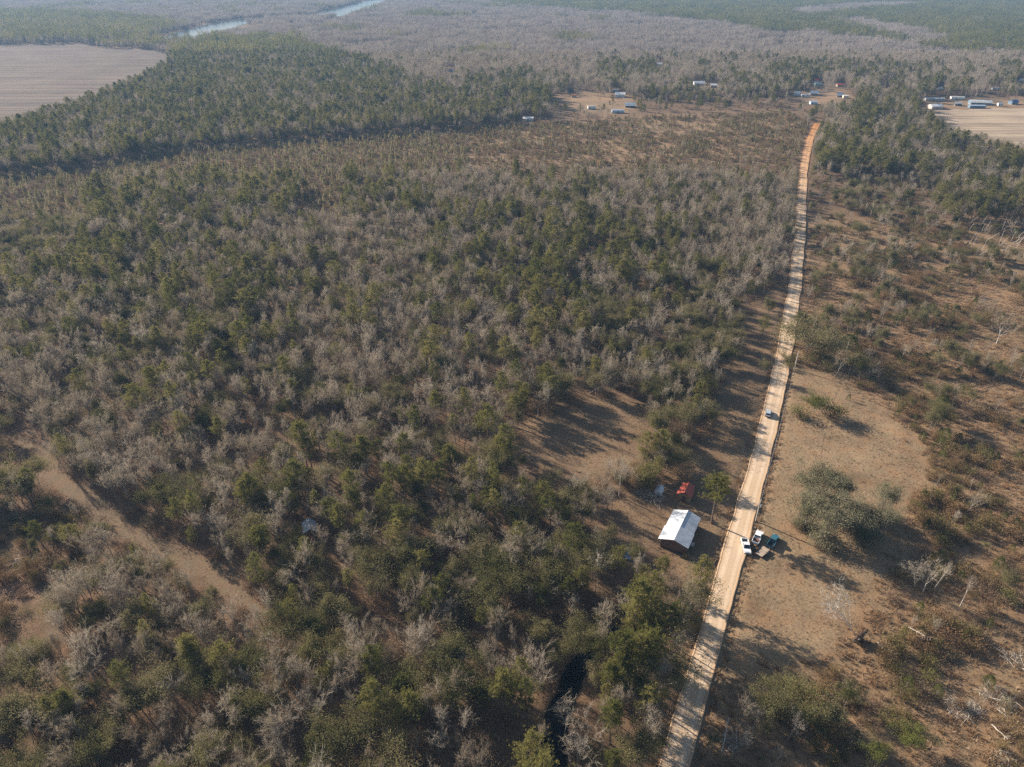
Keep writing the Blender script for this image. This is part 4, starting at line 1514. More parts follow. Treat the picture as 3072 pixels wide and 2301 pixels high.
def slope_panel(mb, x_in, z_in, x_out, z_out, y0, y1, t=0.06):
    """one tilted roof sheet between ridge side (x_in, z_in) and eave side"""
    v = [(x_in, y0, z_in), (x_out, y0, z_out), (x_out, y1, z_out), (x_in, y1, z_in)]
    v += [(a, b_, c_ - t) for a, b_, c_ in v]
    mb.add(v, [(0, 1, 2, 3), (7, 6, 5, 4), (0, 4, 5, 1), (1, 5, 6, 2), (2, 6, 7, 3), (3, 7, 4, 0)])


def simple_building(x0, x1, yb, kindb, wall, roof, label):
    a, b_ = ground_p(x0, yb), ground_p(x1, yb)
    cx, cy = (a[0] + b_[0]) / 2, a[1]
    L = b_[0] - a[0]
    W = {'house': 0.7, 'barn': 0.5, 'trailer': 0.32, 'shed': 0.75}[kindb] * L
    W = float(np.clip(W, 3.6, 9.0))
    hw_ = {'house': 2.9, 'barn': 3.0, 'trailer': 2.8, 'shed': 2.4}[kindb]
    rise = {'house': 1.7, 'barn': 1.4, 'trailer': 0.55, 'shed': 1.1}[kindb]
    name = {'house': 'house', 'barn': 'barn', 'trailer': 'trailer_home', 'shed': 'shed'}[kindb]
    e = empty(name, (cx, cy + W / 2, -0.2), math.radians(90 + random.Random(label).uniform(-14, 14)), label, {'trailer': 'trailer home'}.get(kindb, kindb), "buildings of the far village")
    l2, w2 = L / 2, W / 2
    if kindb == 'trailer':
        piece('skirting', e, lambda mb: mb.box((0, 0, 0.25), (W - 0.2, L - 0.2, 0.5)), M['b_dark'])
    else:
        piece('foundation', e, lambda mb: mb.box((0, 0, 0.14), (W + 0.1, L + 0.1, 0.28)), M['concrete'])
    zb = 0.45 if kindb == 'trailer' else 0.25

    def walls(mb):
        mb.prism([(-w2, zb), (w2, zb), (w2, hw_), (0, hw_ + rise), (-w2, hw_)], 'y', -l2, l2)
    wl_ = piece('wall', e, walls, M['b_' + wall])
    ov = 0.35 if kindb != 'trailer' else 0.12
    sl = rise / w2
    for s in (-1, 1):
        piece('roof_slope', e, lambda mb: slope_panel(mb, 0.0 + s * 0.01, hw_ + rise + 0.09, s * (w2 + ov), hw_ - ov * sl + 0.09, -l2 - ov, l2 + ov), M['b_' + roof])
    # windows and door on the long side that faces the camera (local -x after the quarter turn is towards -y... both sides get them)
    nwin = max(2, int(L / 3.2))
    for s in (-1, 1):
        for i in range(nwin):
            y = -l2 + L * (i + 0.5) / nwin
            if i == nwin // 2:
                d = piece('door', e, lambda mb: mb.box((s * (w2 + 0.02), y, zb + 1.0), (0.06, 0.95, 2.0)), M['b_dark' if wall != 'dark' else 'b_greywall'])
                piece('handle', d, lambda mb: mb.box((s * (w2 + 0.07), y + 0.35, zb + 1.0), (0.06, 0.08, 0.08)), M['steel'])
            else:
                w = piece('window', e, lambda mb: mb.box((s * (w2 + 0.015), y, zb + 1.45), (0.05, 1.0, 0.95)), M['b_white'])
                piece('pane', w, lambda mb: mb.box((s * (w2 + 0.03), y, zb + 1.45), (0.05, 0.84, 0.79)), M['glass'])
    if kindb == 'barn':
        for s in (-1, 1):
            for i in range(4):
                y = -l2 + L * i / 3
                piece('post', e, lambda mb: mb.box((s * (w2 + 1.7), y * 0.97, 1.15), (0.16, 0.16, 2.3)), M['wood'])
            piece('lean_to_roof', e, lambda mb: slope_panel(mb, s * (w2 + 0.36), hw_ - 0.36 * sl - 0.12, s * (w2 + 2.0), 2.3, -l2 - 0.2, l2 + 0.2), M['b_' + roof])
    return e


for row in BUILD:
    simple_building(*row)

# ------------------------------------------------------------------ the house by the road
EZ, RZ = 2.75, 4.0
fr, br = np.array(ground_p(2022, 1621, RZ)), np.array(ground_p(2064.8, 1531, RZ))
fl = np.array(ground_p(1976.3, 1614, EZ))
fre = np.array(ground_p(2063.7, 1646, EZ))
bl = np.array(ground_p(2023, 1526.6, EZ))
bre = np.array(ground_p(2102.3, 1553, EZ))
ax = unit(br - fr)
Lh = float(np.linalg.norm(br - fr))
nrm = np.array([ax[1], -ax[0]])
wL = float(np.mean([abs(np.dot(fl - fr, nrm)), abs(np.dot(bl - br, nrm))]))
wR = float(np.mean([abs(np.dot(fre - fr, nrm)), abs(np.dot(bre - br, nrm))]))
ctr = (fr + br) / 2
hrot = math.atan2(ax[1], ax[0]) - math.pi / 2
house = empty("house", (float(ctr[0]), float(ctr[1]), -0.12), hrot, "brown walled house with white tin gable roof beside the sandy road", "house")
HO = house
w_ = (wL + wR) / 2
hl = Lh / 2 - 0.35
ww = w_ - 0.4
RZ2, EZ2 = RZ + 0.12, EZ + 0.12
sl = (RZ2 - EZ2) / w_
piece('foundation', HO, lambda mb: mb.box((0, 0, 0.2), (2 * ww + 0.1, 2 * hl + 0.1, 0.5)), M['b_dark'])
piece('wall', HO, lambda mb: mb.prism([(-ww, 0.45), (ww, 0.45), (ww, EZ2 + 0.02), (0, RZ2 - 0.16), (-ww, EZ2 + 0.02)], 'y', -hl, hl), M['brick'])
for s in (-1, 1):
    wd = wL if s < 0 else wR
    for half, (y0, y1, dz, ex) in enumerate(((-Lh / 2, -Lh * 0.06, 0.11, 0.22), (-Lh * 0.06 - 0.2, Lh / 2, 0.0, 0.0))):
        p = piece('roof_panel', HO, lambda mb: slope_panel(mb, 0.0, RZ2 + dz, s * (wd + ex), RZ2 + dz - sl * (wd + ex), y0, y1, 0.05), M['tinroof'])
        p['label'] = "white tin roof sheet, near half lapped over the other"
        nr = int((y1 - y0) / 0.6)

        def ribs(mb):
            for i in range(1, nr):
                y = y0 + (y1 - y0) * i / nr
                x1_ = s * (wd + ex)
                z1_ = RZ2 + dz - sl * (wd + ex)
                mb.add([(s * 0.1, y - 0.02, RZ2 + dz - sl * 0.1 + 0.002), (x1_, y - 0.02, z1_ + 0.002), (x1_, y + 0.02, z1_ + 0.002), (s * 0.1, y + 0.02, RZ2 + dz - sl * 0.1 + 0.002),
                        (s * 0.1, y, RZ2 + dz - sl * 0.1 + 0.035), (x1_, y, z1_ + 0.035)],
                       [(0, 1, 5), (0, 5, 4), (3, 4, 5), (3, 5, 2)])
        piece('seam', p, ribs, M['tinroof'])
piece('ridge_cap', HO, lambda mb: mb.prism([(-0.2, RZ2 + 0.06 - sl * 0.2), (0, RZ2 + 0.12), (0.2, RZ2 + 0.06 - sl * 0.2), (0, RZ2 + 0.075)], 'y', -Lh / 2 - 0.03, Lh / 2 + 0.03), M['tinroof'])
for s in (-1, 1):
    for y in (-hl * 0.62, 0.15 * hl, hl * 0.66):
        w = piece('window', HO, lambda mb: mb.box((s * (ww + 0.02), y, 1.75), (0.07, 1.05, 1.1)), M['b_tan'])
        piece('pane', w, lambda mb: mb.box((s * (ww + 0.035), y, 1.75), (0.07, 0.95, 0.95)), M['glass'])
        piece('sill', w, lambda mb: mb.box((s * (ww + 0.09), y, 1.12), (0.2, 1.3, 0.07)), M['concrete'])
    for x in (-ww * 0.5, ww * 0.5):
        w = piece('window', HO, lambda mb: mb.box((x, s * (hl + 0.02), 1.75), (1.0, 0.07, 1.05)), M['b_tan'])
        piece('pane', w, lambda mb: mb.box((x, s * (hl + 0.035), 1.75), (0.92, 0.07, 0.92)), M['glass'])
d = piece('door', HO, lambda mb: mb.box((ww + 0.02, -hl * 0.25, 1.5), (0.08, 0.95, 2.05)), M['b_white'])
piece('handle', d, lambda mb: mb.box((ww + 0.08, -hl * 0.25 + 0.36, 1.45), (0.08, 0.06, 0.06)), M['steel'])
piece('step', HO, lambda mb: mb.box((ww + 0.55, -hl * 0.25, 0.16), (0.95, 1.5, 0.32)), M['concrete'])
piece('vent_pipe', HO, lambda mb: mb.tube([(-1.4, hl * 0.7, RZ2 - sl * 1.4 - 0.1), (-1.4, hl * 0.7, RZ2 - sl * 1.4 + 0.6)], [0.07, 0.07], 8, cap=True), M['steel'])
piece('chimney', HO, lambda mb: mb.box((0.45, hl + 0.33, 1.2), (0.5, 0.35, 1.9)), M['brick'])

# small red roofed shed
f_, b_ = np.array(ground_p(1900 + 1270 / 8.285, 1420 + 485 / 8.285, 3.6)), np.array(ground_p(1900 + 1395 / 8.285, 1420 + 215 / 8.285, 3.6))
ax = unit(b_ - f_)
Ls = float(np.linalg.norm(b_ - f_))
c_ = (f_ + b_) / 2
sh = empty("shed", (float(c_[0]), float(c_[1]), -0.12), math.atan2(ax[1], ax[0]) - math.pi / 2, "small timber shed with rusty red tin roof under a pine", "shed")
sw, se, sr = 2.05, 2.65, 3.7
ssl = (sr - se) / sw
for i in range(9):
    x = -1.55 + 3.1 * i / 8
    piece('board', sh, lambda mb: mb.box((x, -Ls / 2 + 0.55, 1.35), (0.36, 0.05, 2.6 + 0.9 * (1 - abs(x) / 1.6))), M['wood'])
    piece('board', sh, lambda mb: mb.box((x, Ls / 2 - 0.5, 1.35), (0.36, 0.05, 2.6 + 0.9 * (1 - abs(x) / 1.6))), M['wood'])
for s in (-1, 1):
    for i in range(9):
        y = -Ls / 2 + 0.75 + (Ls - 1.5) * i / 8
        piece('board', sh, lambda mb: mb.box((s * 1.72, y, 1.35), (0.05, (Ls - 1.5) / 8 - 0.03, 2.6)), M['wood'])
    for i, (y0, y1, o) in enumerate(((-Ls / 2, -Ls / 6, 0.12), (-Ls / 6, Ls / 6, 0.05), (Ls / 6, Ls / 2, 0.0))):
        xo = s * (sw + (0.18 if i == 0 else 0.0) - (0.25 if i == 2 else 0))
        piece('roof_panel', sh, lambda mb: slope_panel(mb, 0, sr + o, xo, sr + o - ssl * abs(xo), y0, y1, 0.05), M['redtin'])
piece('ridge_cap', sh, lambda mb: mb.prism([(-0.15, sr + 0.1), (0, sr + 0.2), (0.15, sr + 0.1)], 'y', -Ls / 2, Ls / 2), M['redtin'])
piece('door', sh, lambda mb: mb.box((0.0, -Ls / 2 + 0.5, 1.1), (1.0, 0.06, 2.0)), M['b_brownroof'])

# small white tin hut
hx, hy = ground_p(1900 + 640 / 8.285, 1420 + 480 / 8.285)
ht = empty("hut", (hx, hy, -0.12), math.radians(-28), "tiny white tin hut in the dark shade beside the red roofed shed", "hut")
piece('wall', ht, lambda mb: mb.prism([(-0.95, 0), (0.95, 0), (0.95, 1.55), (0, 2.1), (-0.95, 1.55)], 'y', -1.3, 1.3), M['b_white'])
for s in (-1, 1):
    piece('roof_panel', ht, lambda mb: slope_panel(mb, 0, 2.2, s * 1.12, 1.53, -1.45, 1.45, 0.04), M['tinroof'])
piece('door', ht, lambda mb: mb.box((0, -1.33, 0.8), (0.75, 0.05, 1.5)), M['b_greyroof'])


def crumple(mb, nx_, ny_, sx_, sy_, amp, seed, droop=0.0):
    r = np.random.default_rng(seed)
    xs, ys = np.linspace(-sx_ / 2, sx_ / 2, nx_), np.linspace(-sy_ / 2, sy_ / 2, ny_)
    XX, YY = np.meshgrid(xs, ys)
    ZZ = amp * (vnoise(XX, YY, 0.6, seed) - 0.5) * 2 - droop * ((XX / sx_ * 2)**2 + (YY / sy_ * 2)**2)
    v = np.stack([XX, YY, ZZ], -1).reshape(-1, 3)
    i_ = np.arange(nx_ * ny_).reshape(ny_, nx_)
    q_ = np.stack([i_[:-1, :-1], i_[:-1, 1:], i_[1:, 1:], i_[1:, :-1]], -1).reshape(-1, 4)
    n0 = len(v)
    mb.add(np.vstack([v, v - np.array([0, 0, 0.02])]), np.vstack([q_, q_[:, ::-1] + n0]))


tx, ty = ground_p(1884, 1662)
tp = empty("tarpaulin", (tx, ty, 0.9), math.radians(-25), "crumpled blue tarpaulin under the trees beside the house", "tarpaulin")
piece('sheet', tp, lambda mb: crumple(mb, 22, 26, 2.4, 4.0, 0.45, 5, 0.6), M['tarp'], True)
piece('rope', tp, lambda mb: mb.tube([(-1.6, -2.3, -0.9), (-2.2, -3.0, -1.0)], [0.02, 0.02], 4), M['wire'])

# collapsed cabin in the wood
rx, ry = ground_p(926, 1600)
ru = empty("ruined_cabin", (rx, ry, -0.15), math.radians(18), "collapsed cabin with one white tin roof slope and rusty wreckage in the wood", "ruin")
piece('wall', ru, lambda mb: mb.prism([(-2.3, 0), (2.0, 0), (2.0, 1.6), (-2.3, 2.4)], 'y', -2.4, 3.0), M['brick'])
for i in range(4):
    y0 = -2.8 + 1.55 * i
    q = piece('roof_panel', ru, lambda mb: slope_panel(mb, 0.9, 4.1 - 0.05 * (i % 2), -1.9, 2.6, y0, y0 + 1.5, 0.05), M['tinroof'])
for i in range(3):
    y0 = -2.3 + 1.8 * i
    piece('roof_panel', ru, lambda mb: slope_panel(mb, 0.95, 4.0, 3.3, 1.9 + 0.15 * i, y0, y0 + 1.75, 0.05), M['b_bluemetal'])
lp = link('lean_to_roof', None, ru)
bpy.data.objects.remove(lp)
lo = piece('lean_to_roof', ru, lambda mb: crumple(mb, 14, 12, 4.2, 3.0, 0.22, 9, 0.25), M['rust'], True)
lo.location = (-0.2, -4.5, 1.7)
lo.rotation_euler = (0.35, 0.1, 0)
for i in range(7):
    rr = random.Random(40 + i)
    o = piece('plank', ru, lambda mb: mb.box((0, 0, 0), (0.22, rr.uniform(1.8, 3.4), 0.06)), M['wood' if i % 2 else 'rust'])
    o.location = (rr.uniform(-1.5, 3.6), rr.uniform(-6.2, -3.0), rr.uniform(0.3, 1.5))
    o.rotation_euler = (rr.uniform(-0.5, 0.5), rr.uniform(-0.3, 0.3), rr.uniform(0, 3))


ru.scale = (0.72, 0.8, 0.85)

# ------------------------------------------------------------------ vehicles (front towards +y)
def wheel(parent, x, y, r, w):
    s = 1 if x > 0 else -1
    e = piece('wheel', parent, lambda mb: mb.lathe_x([(-w / 2, 0.01), (-w / 2, r * 0.62), (-w / 2 * 0.98, r * 0.92), (-w * 0.36, r), (w * 0.36, r), (w / 2 * 0.98, r * 0.92), (w / 2, r * 0.62), (w / 2, 0.01)], (x, y, r), 18), M['tyre'], True)
    piece('rim', e, lambda mb: mb.lathe_x([(s * w * 0.505, 0.0), (s * w * 0.52, r * 0.2), (s * w * 0.51, r * 0.58), (s * w * 0.4, r * 0.6)], (x, y, r), 14), M['steel'], True)
    return e


def pickup(loc, rz, paint, label, load=None):
    e = empty("pickup_truck", loc, rz, label, "pickup truck", "pickups parked by the road")
    L, W = 5.5, 1.92
    w2 = W / 2
    # body side profile with wheel arches, extruded; bed is open
    def arch(yc, r=0.46, n=8):
        return [(yc + r * math.cos(t), 0.38 + r * math.sin(t)) for t in np.linspace(0, math.pi, n)]
    low = [(-2.7, 0.5), (-2.72, 0.95), (-2.66, 1.08), (0.5, 1.10), (1.35, 1.08), (2.35, 0.98), (2.68, 0.82), (2.72, 0.5)]
    bottom = [(2.3, 0.38)] + arch(1.75)[0:] + [(1.2, 0.38), (-1.05, 0.38)] + arch(-1.6) + [(-2.2, 0.38)]

    def shell(mb):
        poly = low + bottom
        # front half solid; the bed is made of walls so that it stays open
        mb.prism([(0.0 - 0.62, 0.42), (-0.62, 1.10), (0.5, 1.10), (1.35, 1.08), (2.35, 0.98), (2.66, 0.84), (2.74, 0.66), (2.72, 0.46), (2.25, 0.42)] + arch(1.75) + [(1.25, 0.42)], 'x', -w2 + 0.04, w2 - 0.04)
        for s in (-1, 1):
            mb.prism([(-0.62, 0.45), (-0.62, 1.12), (-2.7, 1.12), (-2.74, 0.95), (-2.7, 0.5), (-2.2, 0.45)][::1], 'x', s * (w2 - 0.02), s * (w2 - 0.14))
        mb.box((0, -0.56, 0.78), (W - 0.1, 0.1, 0.66))
    piece('body', e, shell, paint)
    piece('tailgate', e, lambda mb: mb.box((0, -2.68, 0.82), (W - 0.26, 0.09, 0.58)), paint)
    piece('bed', e, lambda mb: mb.box((0, -1.65, 0.60), (W - 0.3, 1.96, 0.08)), M['blackpl'])
    cab = piece('cab', e, lambda mb: mb.add(
        [(-w2 + 0.06, -0.62, 1.06), (w2 - 0.06, -0.62, 1.06), (w2 - 0.06, 1.42, 1.06), (-w2 + 0.06, 1.42, 1.06),
         (-w2 + 0.2, -0.45, 1.78), (w2 - 0.2, -0.45, 1.78), (w2 - 0.22, 0.62, 1.80), (-w2 + 0.22, 0.62, 1.80)],
        [(0, 3, 2, 1), (4, 5, 6, 7), (0, 1, 5, 4), (1, 2, 6, 5), (2, 3, 7, 6), (3, 0, 4, 7)]), paint)

    def quad(mb, a, b2, c2, d2, off):
        v = np.array([a, b2, c2, d2], float)
        nn = np.cross(v[1] - v[0], v[2] - v[0])
        nn /= np.linalg.norm(nn)
        mb.add(np.vstack([v + nn * off, v - nn * 0.01]), [(0, 1, 2, 3), (0, 4, 5, 1), (1, 5, 6, 2), (2, 6, 7, 3), (3, 7, 4, 0)])
    piece('windshield', e, lambda mb: quad(mb, (w2 - 0.16, 1.34, 1.13), (-w2 + 0.16, 1.34, 1.13), (-w2 + 0.27, 0.68, 1.74), (w2 - 0.27, 0.68, 1.74), 0.012), M['glass'])
    piece('rear_window', e, lambda mb: quad(mb, (-w2 + 0.2, -0.60, 1.2), (w2 - 0.2, -0.60, 1.2), (w2 - 0.28, -0.47, 1.68), (-w2 + 0.28, -0.47, 1.68), 0.012), M['glass'])
    for s in (-1, 1):
        for y0, y1 in ((-0.5, 0.28), (0.36, 1.1)):
            a, b2 = (s * (w2 - 0.085), y0, 1.16), (s * (w2 - 0.085), y1, 1.16)
            c2, d2 = (s * (w2 - 0.19), min(y1, 0.62), 1.68), (s * (w2 - 0.19), max(y0, -0.42), 1.68)
            piece('side_window', e, lambda mb: quad(mb, *((a, b2, c2, d2) if s > 0 else (b2, a, d2, c2)), 0.015), M['glass'])
        piece('headlight', e, lambda mb: mb.box((s * (w2 - 0.25), 2.68, 0.80), (0.34, 0.1, 0.18)), M['lens'])
        piece('taillight', e, lambda mb: mb.box((s * (w2 - 0.1), -2.71, 0.88), (0.12, 0.06, 0.3)), M['redlens'])
        piece('mirror', e, lambda mb: mb.box((s * (w2 + 0.1), 1.05, 1.2), (0.2, 0.1, 0.17)), M['blackpl'])
        wheel(e, s * (w2 - 0.12), 1.75, 0.38, 0.25)
        wheel(e, s * (w2 - 0.12), -1.6, 0.38, 0.25)
    piece('bumper', e, lambda mb: mb.box((0, 2.76, 0.5), (W - 0.1, 0.14, 0.2)), M['steel'])
    piece('bumper', e, lambda mb: mb.box((0, -2.79, 0.5), (W - 0.1, 0.14, 0.18)), M['steel'])
    piece('grille', e, lambda mb: mb.box((0, 2.71, 0.78), (W - 0.85, 0.06, 0.2)), M['blackpl'])
    piece('underbody', e, lambda mb: mb.box((0, -0.2, 0.42), (W - 0.5, 4.8, 0.14)), M['blackpl'])
    return e


def along(u0_, v0_, u1_, v1_, zc=0.9):
    a, b2 = np.array(ground_p(u0_, v0_, zc)), np.array(ground_p(u1_, v1_, zc))
    c2 = (a + b2) / 2
    d2 = b2 - a
    return (float(c2[0]), float(c2[1])), math.atan2(d2[1], d2[0]) - math.pi / 2, float(np.linalg.norm(d2))


def zv(x, y):
    return 2200 + x / 11.045, 1560 + y / 11.045


c_, rz, ln = along(*zv(365, 600), *zv(480, 1090))
pickup((c_[0], c_[1], 0.0), rz, M['whitepaint'], "white pickup on the road edge, nose pointing towards the creek")
c_, rz, ln = along(*zv(730, 720), *zv(890, 370))
p2 = pickup((c_[0], c_[1], -0.08), rz, M['whitepaint'], "white pickup on the grass with clutter in its open bed")
piece('cargo', p2, lambda mb: (mb.box((0.3, -1.3, 0.78), (0.7, 0.7, 0.28)), mb.box((-0.4, -2.0, 0.74), (0.5, 0.8, 0.2))), M['rust'])
c_, rz, ln = along(*zv(1230, 830), *zv(1420, 510))
pickup((c_[0], c_[1], -0.08), rz, M['tealpaint'], "teal blue pickup on the grass with empty black bed")

# flatbed trailer
c_, rz, ln = along(*zv(850, 1145), *zv(1095, 925), 0.6)
tr = empty("flatbed_trailer", (c_[0], c_[1], -0.08), rz, "low flatbed trailer with grey plank deck behind the parked pickups", "trailer")
for i in range(8):
    x = -0.86 + 1.72 * i / 7
    piece('plank', tr, lambda mb: mb.box((x, 0, 0.62), (0.23, 3.9, 0.05)), M['plank'])
piece('frame', tr, lambda mb: (mb.box((-1.02, 0, 0.56), (0.09, 4.0, 0.14)), mb.box((1.02, 0, 0.56), (0.09, 4.0, 0.14)), mb.box((0, 2.0, 0.56), (2.1, 0.09, 0.14)), mb.box((0, -2.0, 0.56), (2.1, 0.09, 0.14)),
                                  mb.box((0, 0, 0.5), (2.0, 0.1, 0.1))), M['blackpl'])
piece('tongue', tr, lambda mb: (mb.tube([(-0.8, 2.0, 0.55), (0, 3.2, 0.5)], [0.05, 0.05], 4), mb.tube([(0.8, 2.0, 0.55), (0, 3.2, 0.5)], [0.05, 0.05], 4)), M['blackpl'])
for s in (-1, 1):
    wheel(tr, s * 1.22, -0.35, 0.34, 0.2)
    wheel(tr, s * 1.22, 0.42, 0.34, 0.2)
    piece('fender', tr, lambda mb: mb.box((s * 1.22, 0.03, 0.76), (0.3, 1.7, 0.05)), M['blackpl'])
    piece('taillight', tr, lambda mb: mb.box((s * 0.9, -2.07, 0.56), (0.15, 0.05, 0.1)), M['redlens'])

# silver car driving away on the road
cx, cy = ground_p(2304, 1244)
ci_ = int(np.argmin(np.hypot(RC[:, 0] - cx, RC[:, 1] - cy)))
rz = math.atan2(RD[ci_, 1], RD[ci_, 0]) - math.pi / 2
car = empty("car", (cx, cy, 0.05), rz, "silver hatchback driving along the sandy road", "car")
W, w2 = 1.84, 0.92


def car_body(mb):
    n_ = 7
    ar = lambda yc: [(yc + 0.42 * math.cos(t), 0.36 + 0.42 * math.sin(t)) for t in np.linspace(0, math.pi, n_)]
    mb.prism([(-2.25, 0.35), (-2.3, 0.6), (-2.25, 0.98), (-1.9, 1.05), (1.1, 1.02), (2.0, 0.86), (2.28, 0.68), (2.28, 0.35), (1.9, 0.34)] + ar(1.4) + [(0.9, 0.34), (-0.9, 0.34)] + ar(-1.4) + [(-1.9, 0.34)], 'x', -w2, w2)


piece('body', car, car_body, M['silverpaint'])
piece('cabin', car, lambda mb: mb.add([(-w2 + 0.04, -2.15, 1.0), (w2 - 0.04, -2.15, 1.0), (w2 - 0.04, 1.15, 1.0), (-w2 + 0.04, 1.15, 1.0), (-w2 + 0.2, -1.7, 1.58), (w2 - 0.2, -1.7, 1.58), (w2 - 0.22, 0.35, 1.60), (-w2 + 0.22, 0.35, 1.60)],
                                         [(0, 3, 2, 1), (4, 5, 6, 7), (0, 1, 5, 4), (1, 2, 6, 5), (2, 3, 7, 6), (3, 0, 4, 7)]), M['silverpaint'])


def gl(name, vv, off=0.015):
    def fn(mb):
        v = np.array(vv, float)
        nn = np.cross(v[1] - v[0], v[2] - v[0])
        nn /= np.linalg.norm(nn)
        mb.add(np.vstack([v + nn * off, v - nn * 0.01]), [(0, 1, 2, 3), (0, 4, 5, 1), (1, 5, 6, 2), (2, 6, 7, 3), (3, 7, 4, 0)])
    piece(name, car, fn, M['glass'])


gl('windshield', [(w2 - 0.12, 1.08, 1.06), (-w2 + 0.12, 1.08, 1.06), (-w2 + 0.26, 0.42, 1.55), (w2 - 0.26, 0.42, 1.55)])
gl('rear_window', [(-w2 + 0.12, -2.10, 1.07), (w2 - 0.12, -2.10, 1.07), (w2 - 0.26, -1.76, 1.52), (-w2 + 0.26, -1.76, 1.52)])
for s in (-1, 1):
    for y0, y1 in ((-1.6, -0.75), (-0.68, 0.85)):
        q4 = [(s * (w2 - 0.06), y0, 1.08), (s * (w2 - 0.06), y1, 1.08), (s * (w2 - 0.185), min(y1, 0.3), 1.5), (s * (w2 - 0.185), y0 + 0.1, 1.5)]
        gl('side_window', q4 if s > 0 else [q4[1], q4[0], q4[3], q4[2]])
    piece('headlight', car, lambda mb: mb.box((s * 0.68, 2.24, 0.7), (0.34, 0.12, 0.15)), M['lens'])
    piece('taillight', car, lambda mb: mb.box((s * 0.78, -2.29, 0.82), (0.22, 0.06, 0.24)), M['redlens'])
    piece('mirror', car, lambda mb: mb.box((s * (w2 + 0.08), 0.75, 1.08), (0.18, 0.1, 0.13)), M['silverpaint'])
    wheel(car, s * (w2 - 0.1), 1.4, 0.34, 0.22)
    wheel(car, s * (w2 - 0.1), -1.4, 0.34, 0.22)
piece('bumper', car, lambda mb: mb.box((0, -2.3, 0.48), (W - 0.1, 0.1, 0.18)), M['blackpl'])

# ------------------------------------------------------------------ utility poles and wires
PB = [ground_p(2230 + 310 / 8.28, 1440 + 1010 / 8.28), ground_p(2340 + 400 / 9.2, 1000 + 975 / 9.2)]
PL = ["weathered utility pole on the road verge beside the parked pickups", "weathered utility pole at the corner of the mown field by the big oak"]
arm_pts = []
for k, (px_, py_) in enumerate(PB):
    hgt_ = 7.6
    e = empty("utility_pole", (px_, py_, -0.1), math.radians(62), PL[k], "utility pole", "utility poles along the road")
    piece('shaft', e, lambda mb: mb.tube([(0, 0, -0.3), (0, 0, hgt_ / 2), (0.05, 0, hgt_)], [0.22, 0.19, 0.15], 10, cap=True), M['pole'])
    piece('crossarm', e, lambda mb: mb.box((0.05, -0.12, hgt_ - 0.5), (1.5, 0.1, 0.12)), M['pole'])
    for x in (-0.65, 0.65):
        piece('insulator', e, lambda mb: mb.tube([(x, -0.12, hgt_ - 0.44), (x, -0.12, hgt_ - 0.33), (x, -0.12, hgt_ - 0.24)], [0.05, 0.06, 0.03], 8, cap=True), M['ceramic'])
        cr_, sr_ = math.cos(math.radians(62)), math.sin(math.radians(62))
        arm_pts.append((px_ + x * cr_ + 0.12 * sr_, py_ + x * sr_ - 0.12 * cr_, hgt_ - 0.34))
    if k == 0:
        piece('transformer', e, lambda mb: mb.tube([(0.0, -0.38, 5.2), (0.0, -0.38, 6.1)], [0.24, 0.24], 12, cap=True), M['b_greyroof'])


def wire(a, b2, sag, label):
    t = np.linspace(0, 1, 24)
    p = np.array(a)[None] * (1 - t)[:, None] + np.array(b2)[None] * t[:, None]
    p[:, 2] -= sag * 4 * t * (1 - t)
    mb = MB()
    mb.tube(p, np.full(24, 0.012), 4)
    tag(link("power_line", mb.mesh("power_line", M['wire'])), label, "power line", "power lines")


wire(arm_pts[0], arm_pts[2], 1.3, "thin overhead wire between the two utility poles")
wire(arm_pts[1], arm_pts[3], 1.3, "thin overhead wire between the two utility poles")
wire(arm_pts[0], (float(ctr[0]) + 1.5, float(ctr[1]) + 3, 3.9), 0.6, "thin service wire from the utility pole to the white roofed house")

# ------------------------------------------------------------------ single trees and bushes the photograph shows on their own


def solo(kindname, pu, pv, h, wfac, label, var=0, rot3=(0, 0, 0), group=None, **kw):
    x, y = ground_p(pu, pv)
    f = h / NATIVE[kindname]
    return plant(kindname, (x, y, -0.12), rot3, (f * wfac, f * wfac, f), label, group, var, **kw)


solo('pine_tree', 2134, 1569, 16.0, 1.45, "tall pine with bare trunk between the white roofed house and road", 5)
solo('pine_tree', 1968, 1398, 14.0, 1.1, "open crowned pine at the corner of the shaded clearing", 3)
solo('bare_tree', 1857, 1487, 13.5, 0.9, "dead tree with thick pale trunk beside the tiny white hut", 7, (0.0, -0.05, 0.4), trunkmat=M['palebark'])
solo('bush', 2402, 1252, 3.8, 1.35, "yellow green bush at the foot of the lone field thicket", 0, crownmat=M['cedar'])
solo('evergreen_tree', 2440, 1240, 7.0, 1.5, "tallest bushy evergreen of the lone thicket in the mown field", 4, crownmat=M['cedar'])
solo('bush', 2490, 1250, 4.8, 1.4, "broad yellow green bush of the lone thicket in the mown field", 2, crownmat=M['cedar'])
solo('cedar_tree', 2545, 1200, 2.6, 1.0, "small dark cedar beyond the lone thicket", 1)
solo('bush', 2672, 1165, 3.2, 1.0, "brown dome shaped bush at the field margin", 3)
solo('cedar_tree', 2690, 1205, 3.2, 1.2, "squat cedar just below the brown dome shaped bush", 3)
